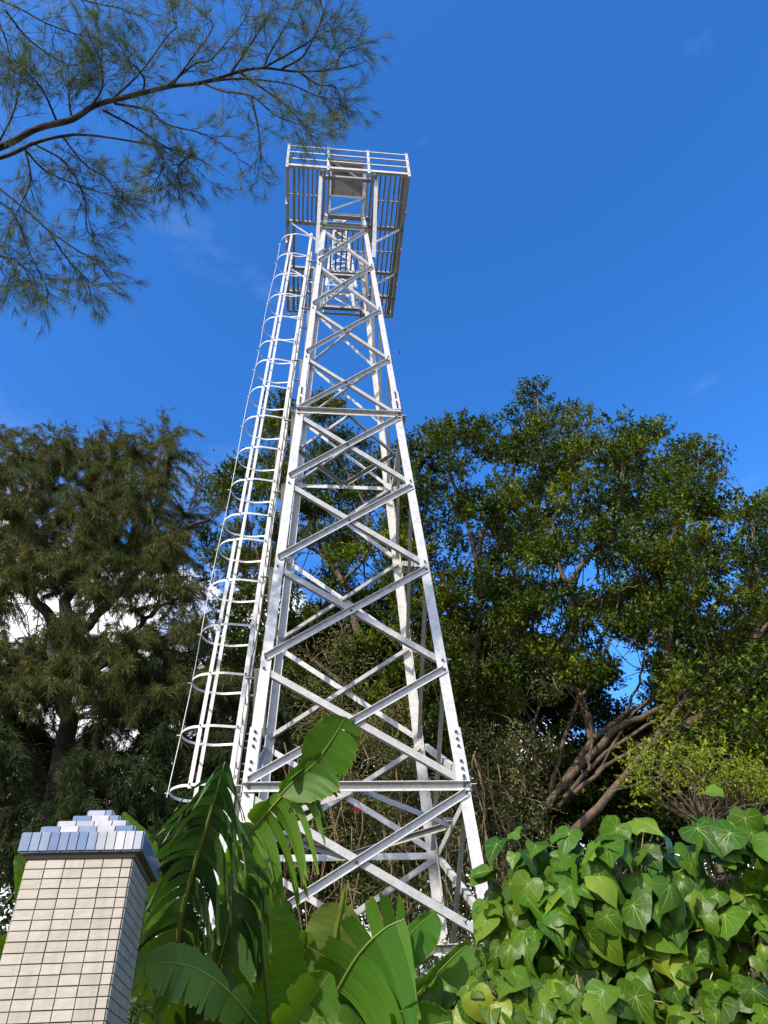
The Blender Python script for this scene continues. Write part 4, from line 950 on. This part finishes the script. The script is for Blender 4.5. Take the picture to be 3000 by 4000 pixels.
banana_leaf(B, [(1420, 4080, 4.9), (1560, 3960, 4.85), (1680, 3830, 4.8), (1790, 3720, 4.8), (1840, 3680, 4.8)], .06, .15, .6, -.3, .1, .6, 1, 2, seed=63, sweep=.2, rr=.012)
banana_leaf(B, [(1480, 3760, 4.75), (1560, 3690, 4.7), (1640, 3610, 4.7), (1700, 3560, 4.7)], .05, .16, .2, .1, .1, .2, 1, 1, seed=65, sweep=.1, rr=.006)
banana_leaf(B, [(1340, 4100, 5.2), (1290, 3950, 5.2), (1240, 3850, 5.2), (1230, 3750, 5.25)], .22, .22, .1, .1, .3, .3, 3, 3, seed=67, sweep=.2, rr=.012)
banana_leaf(B, [(1250, 4200, 4.4), (1450, 4100, 4.35), (1600, 4030, 4.35), (1760, 3990, 4.35)], .3, .2, .2, .1, .3, .4, 3, 4, seed=69, sweep=.2, rr=.012)
banana_leaf(A, [(620, 4150, 4.6), (700, 4050, 4.55), (800, 3990, 4.5), (930, 3960, 4.5)], .22, .25, .1, .0, .2, .5, 3, 5, seed=81, sweep=.2)
banana_leaf(A, [(960, 4200, 4.9), (900, 4060, 4.85), (800, 3950, 4.8), (660, 3900, 4.8)], .28, .2, .2, .1, .5, .2, 7, 3, seed=83, sweep=.15)
banana_leaf(B, [(1500, 4200, 4.6), (1440, 4080, 4.6), (1330, 4000, 4.6), (1180, 3960, 4.6)], .26, .24, .2, .1, .5, .2, 5, 3, seed=85, sweep=.15)
banana_leaf(B, [(1560, 4180, 5.0), (1600, 4050, 5.0), (1660, 3930, 5.0), (1700, 3830, 5.0)], .24, .2, .1, .1, .3, .3, 3, 3, seed=87, sweep=.15)
banana_leaf(B, [(1150, 4100, 5.4), (1130, 3960, 5.4), (1160, 3800, 5.4), (1200, 3640, 5.4)], .28, .24, .1, .1, .3, .3, 3, 3, seed=89, sweep=.15)
c = D(-60, 3950, 5.3)
Cb = plant('banana plant mostly hidden behind the tiled pillar at the left edge', c[0], c[1], c[2])
banana_leaf(Cb, [(-60, 4000, 5.2), (-40, 3850, 5.15), (0, 3740, 5.1), (60, 3640, 5.1)], .15, .18, .1, .1, .4, .5, 4, 4, seed=71, sweep=.1)
banana_leaf(Cb, [(60, 3700, 5.0), (90, 3560, 5.0), (90, 3420, 5.0), (70, 3340, 5.0)], .06, .08, .1, .1, .1, .1, 1, 1, seed=73)

# ------------------------------------------------------------------ heart-leaved bushes
half = [(0, .26), (.16, .40), (.36, .44), (.56, .36), (.70, .16), (.74, -.08), (.68, -.34), (.52, -.60), (.32, -.84), (.13, -1.04), (0, -1.24)]
outl = half+[(-x, y) for x, y in half[-2:0:-1]]
OUT = np.array(outl); NO = len(OUT)
def heart(mb, p, tip, nrmv, size, rs, vein=True):
    tip = nrm(tip); S = nrm(np.cross(tip, nrmv)); U = np.cross(S, tip)
    if U@nrmv < 0: U = -U; S = -S
    cu, cv, tw, wv = rs.uniform(-.1, .75), rs.uniform(.0, .55), rs.uniform(-.6, .6), rs.uniform(0, 6)
    asp = rs.uniform(.82, 1.12); jit = 1+rs.normal(0, .05, NO)
    def place(uv, lift=0.):
        u, v = uv[:, 0]*asp, uv[:, 1]
        r = np.hypot(u, v); an = np.arctan2(u, v)
        h = -cu*u*u-cv*np.where(v < 0, v*v, .5*v*v)+tw*u*v*.5+.05*np.sin(an*6+wv)*r**2*1.2+.10*np.abs(u)*(r < .9)+lift
        return p+size*(np.outer(u, S)+np.outer(-v, tip)+np.outer(h, U))
    o_ = OUT*jit[:, None]
    V = np.concatenate([place(np.zeros((1, 2))), place(o_*.36), place(o_*.70), place(o_)])
    T_ = [(0, 1+i, 1+(i+1) % NO) for i in range(NO)]
    Q = [(1+k*NO+i, 1+(k+1)*NO+i, 1+(k+1)*NO+(i+1) % NO, 1+k*NO+(i+1) % NO) for k in (0, 1) for i in range(NO)]
    mb.add(V, Q, T_, 0)
    if vein:
        for i_, wd in ((10, .016), (8, .010), (6, .010), (4, .009), (2, .007), (12, .010), (14, .010), (16, .009), (18, .007)):
            e_ = o_[i_]*.93; d = e_/np.linalg.norm(e_); pp = np.array([-d[1], d[0]])*wd
            uv = np.array([e_*0+pp, e_*0-pp, e_*.36+pp*.8, e_*.36-pp*.8, e_*.7+pp*.5, e_*.7-pp*.5, e_+pp*.15, e_-pp*.15])
            mb.add(place(uv, .012), [(0, 1, 3, 2), (2, 3, 5, 4), (4, 5, 7, 6)], mat=1)
def bush(label, ells, n, seed, size=(.07, .18)):
    rs = np.random.default_rng(seed); c0 = D(*ells[0][:3]); gz = float(terrain(c0[0], c0[1]+.4))
    t = thing('heart_leaved_bush', label, 'bush', (c0[0], c0[1]+.4, gz-.1), 'heart leaved bushes')
    fo = MB(); st = MB(); wd = MB(); tot = sum(e[3]*e[4] for e in ells); root = V3(c0[0], c0[1]+.4, gz-.1)
    for (x, y, d, rx, ry) in ells:
        cc = D(x, y, d); ax, ay = rx/F*d, ry/F*d; az_ = .75*min(ax, ay)+.1
        wd.tube(spline([root, (root+cc)/2+V3(.1, .2, 0), cc+V3(0, .2, 0)], 8), np.linspace(.03, .012, 8), 6)
        k = int(n*rx*ry/tot)
        for j in range(k):
            v = rand_dirs(1)[0]; a_, b_, c_ = v@RI, v@UP, v@(-FW)
            if c_ < -.25: c_ = -c_
            rad = rs.uniform(.92, 1.08) if rs.random() < .55 else rs.uniform(.5, .88)
            p = cc+(RI*a_*ax+UP*b_*ay-FW*c_*az_)*rad
            if p[2] < terrain(p[0], p[1])+.15: continue
            outw = nrm(p-cc)
            nn = nrm(outw*.55+V3(-.25, -.7, .65)*.9+rs.normal(0, .46, 3))
            dn_ = nrm(V3(rs.normal(0, .7), rs.normal(-.3, .5), -1))
            tp = nrm(dn_-nn*(dn_@nn))
            sz = rs.uniform(*size)*(1 if rad > .9 else .9)
            heart(fo, p, tp, nn, sz, rs)
            q = cc+(p-cc)*.45+V3(0, 0, -.12); st.tube(spline([q, (p+q)/2+V3(0, 0, .05)-nn*.06, p-nn*.004], 6), [.0045]*6, 4)
            if j % 5 == 0: wd.tube(spline([cc+rs.normal(0, .08, 3), (q+cc)/2, q], 4), np.linspace(.010, .006, 4), 4)
    wd.build('stems', M_twig, t); f_ = fo.build('foliage', [M_heart, M_vein], t, True); st.build('petioles', M_petiole, f_)
bush('heart-leaved bush at the right edge, the tallest of the bushes', [(2820, 3420, 5.3, 250, 300), (3010, 3350, 5.2, 200, 260), (2900, 3700, 5.0, 260, 220)], 225, 1)
bush('wide heart-leaved bush in the middle of the bush row, its mound covered with drooping leaves', [(2420, 3480, 5.3, 290, 290), (2600, 3620, 5.1, 240, 200), (2250, 3560, 5.3, 230, 230)], 270, 2)
bush('heart-leaved bush against the right tower leg with yellow leaf stalks', [(2060, 3480, 5.6, 190, 210), (1960, 3620, 5.4, 120, 120), (2180, 3720, 5.2, 220, 150)], 155, 3)
bush('low heart-leaved bush along the bottom edge at the far right', [(2700, 3930, 4.6, 300, 130), (2950, 3960, 4.5, 200, 130)], 125, 4, (.09, .165))
bush('low heart-leaved bush along the bottom edge below the tower leg', [(2000, 3900, 4.7, 200, 150), (2250, 3960, 4.6, 240, 150), (1780, 3990, 4.7, 130, 90)], 150, 5, (.08, .15))
bush('small heart-leaved bush squeezed between the banana leaves and the tower leg', [(1700, 3960, 4.75, 130, 110), (1860, 3830, 5.2, 110, 110)], 70, 6, (.075, .13))

# small sapling at the pillar foot
c = D(470, 4060, 4.15); t = thing('sapling', 'small glossy leaved sapling at the foot of the tiled pillar', 'sapling', (c[0], c[1], float(terrain(c[0], c[1]))))
fo = MB(); st = MB()
for (x, y) in ((490, 3900), (440, 3960), (560, 3950), (520, 4020), (600, 3990), (400, 4030), (470, 4060)):
    e_ = D(x, y, 4.1+rng.uniform(-.1, .15)); st.tube(spline([V3(c[0], c[1], 1.0), (c+e_)/2, e_], 6), np.linspace(.008, .003, 6), 4)
    k = 13; d = rand_dirs(k); d[:, 2] = np.abs(d[:, 2])*.6-.1; Dn = nrm_rows(d+np.array([0, -.2, .1]))
    leaves(fo, np.tile(e_, (k, 1))+rng.standard_normal((k, 3))*.02, Dn, np.tile([-.3, -.6, .8], (k, 1))+rng.standard_normal((k, 3))*.3, rng.uniform(.06, .1, k), rng.uniform(.022, .032, k))
st.build('stems', M_petiole, t); fo.build('foliage', leafmat('sapling_leaves', (.05, .12, .02), (.09, .18, .03), .3, .3)[0], t)

# two tiny birds
def bird(px, py, d, label):
    m = MB(); c = D(px, py, d); m.tube([c+V3(-.11, 0, 0), c+V3(-.05, 0, .005), c+V3(.03, 0, .008), c+V3(.09, 0, .012), c+V3(.12, 0, .01)], [.004, .028, .032, .018, .004], 8)
    for s_ in (-1, 1): m.add([c+V3(.05, 0, .02), c+V3(-.03, 0, .02), c+V3(-.05, s_*.17, .05), c+V3(.0, s_*.19, .05)], [(0, 1, 2, 3)])
    tag(m.build('bird', M_bolt), label, 'bird', 'birds in the sky')
bird(1560, 1378, 60, 'tiny dark bird in the sky just right of the tower')
bird(835, 1760, 60, 'tiny dark bird in the sky above the casuarina, left of the ladder')
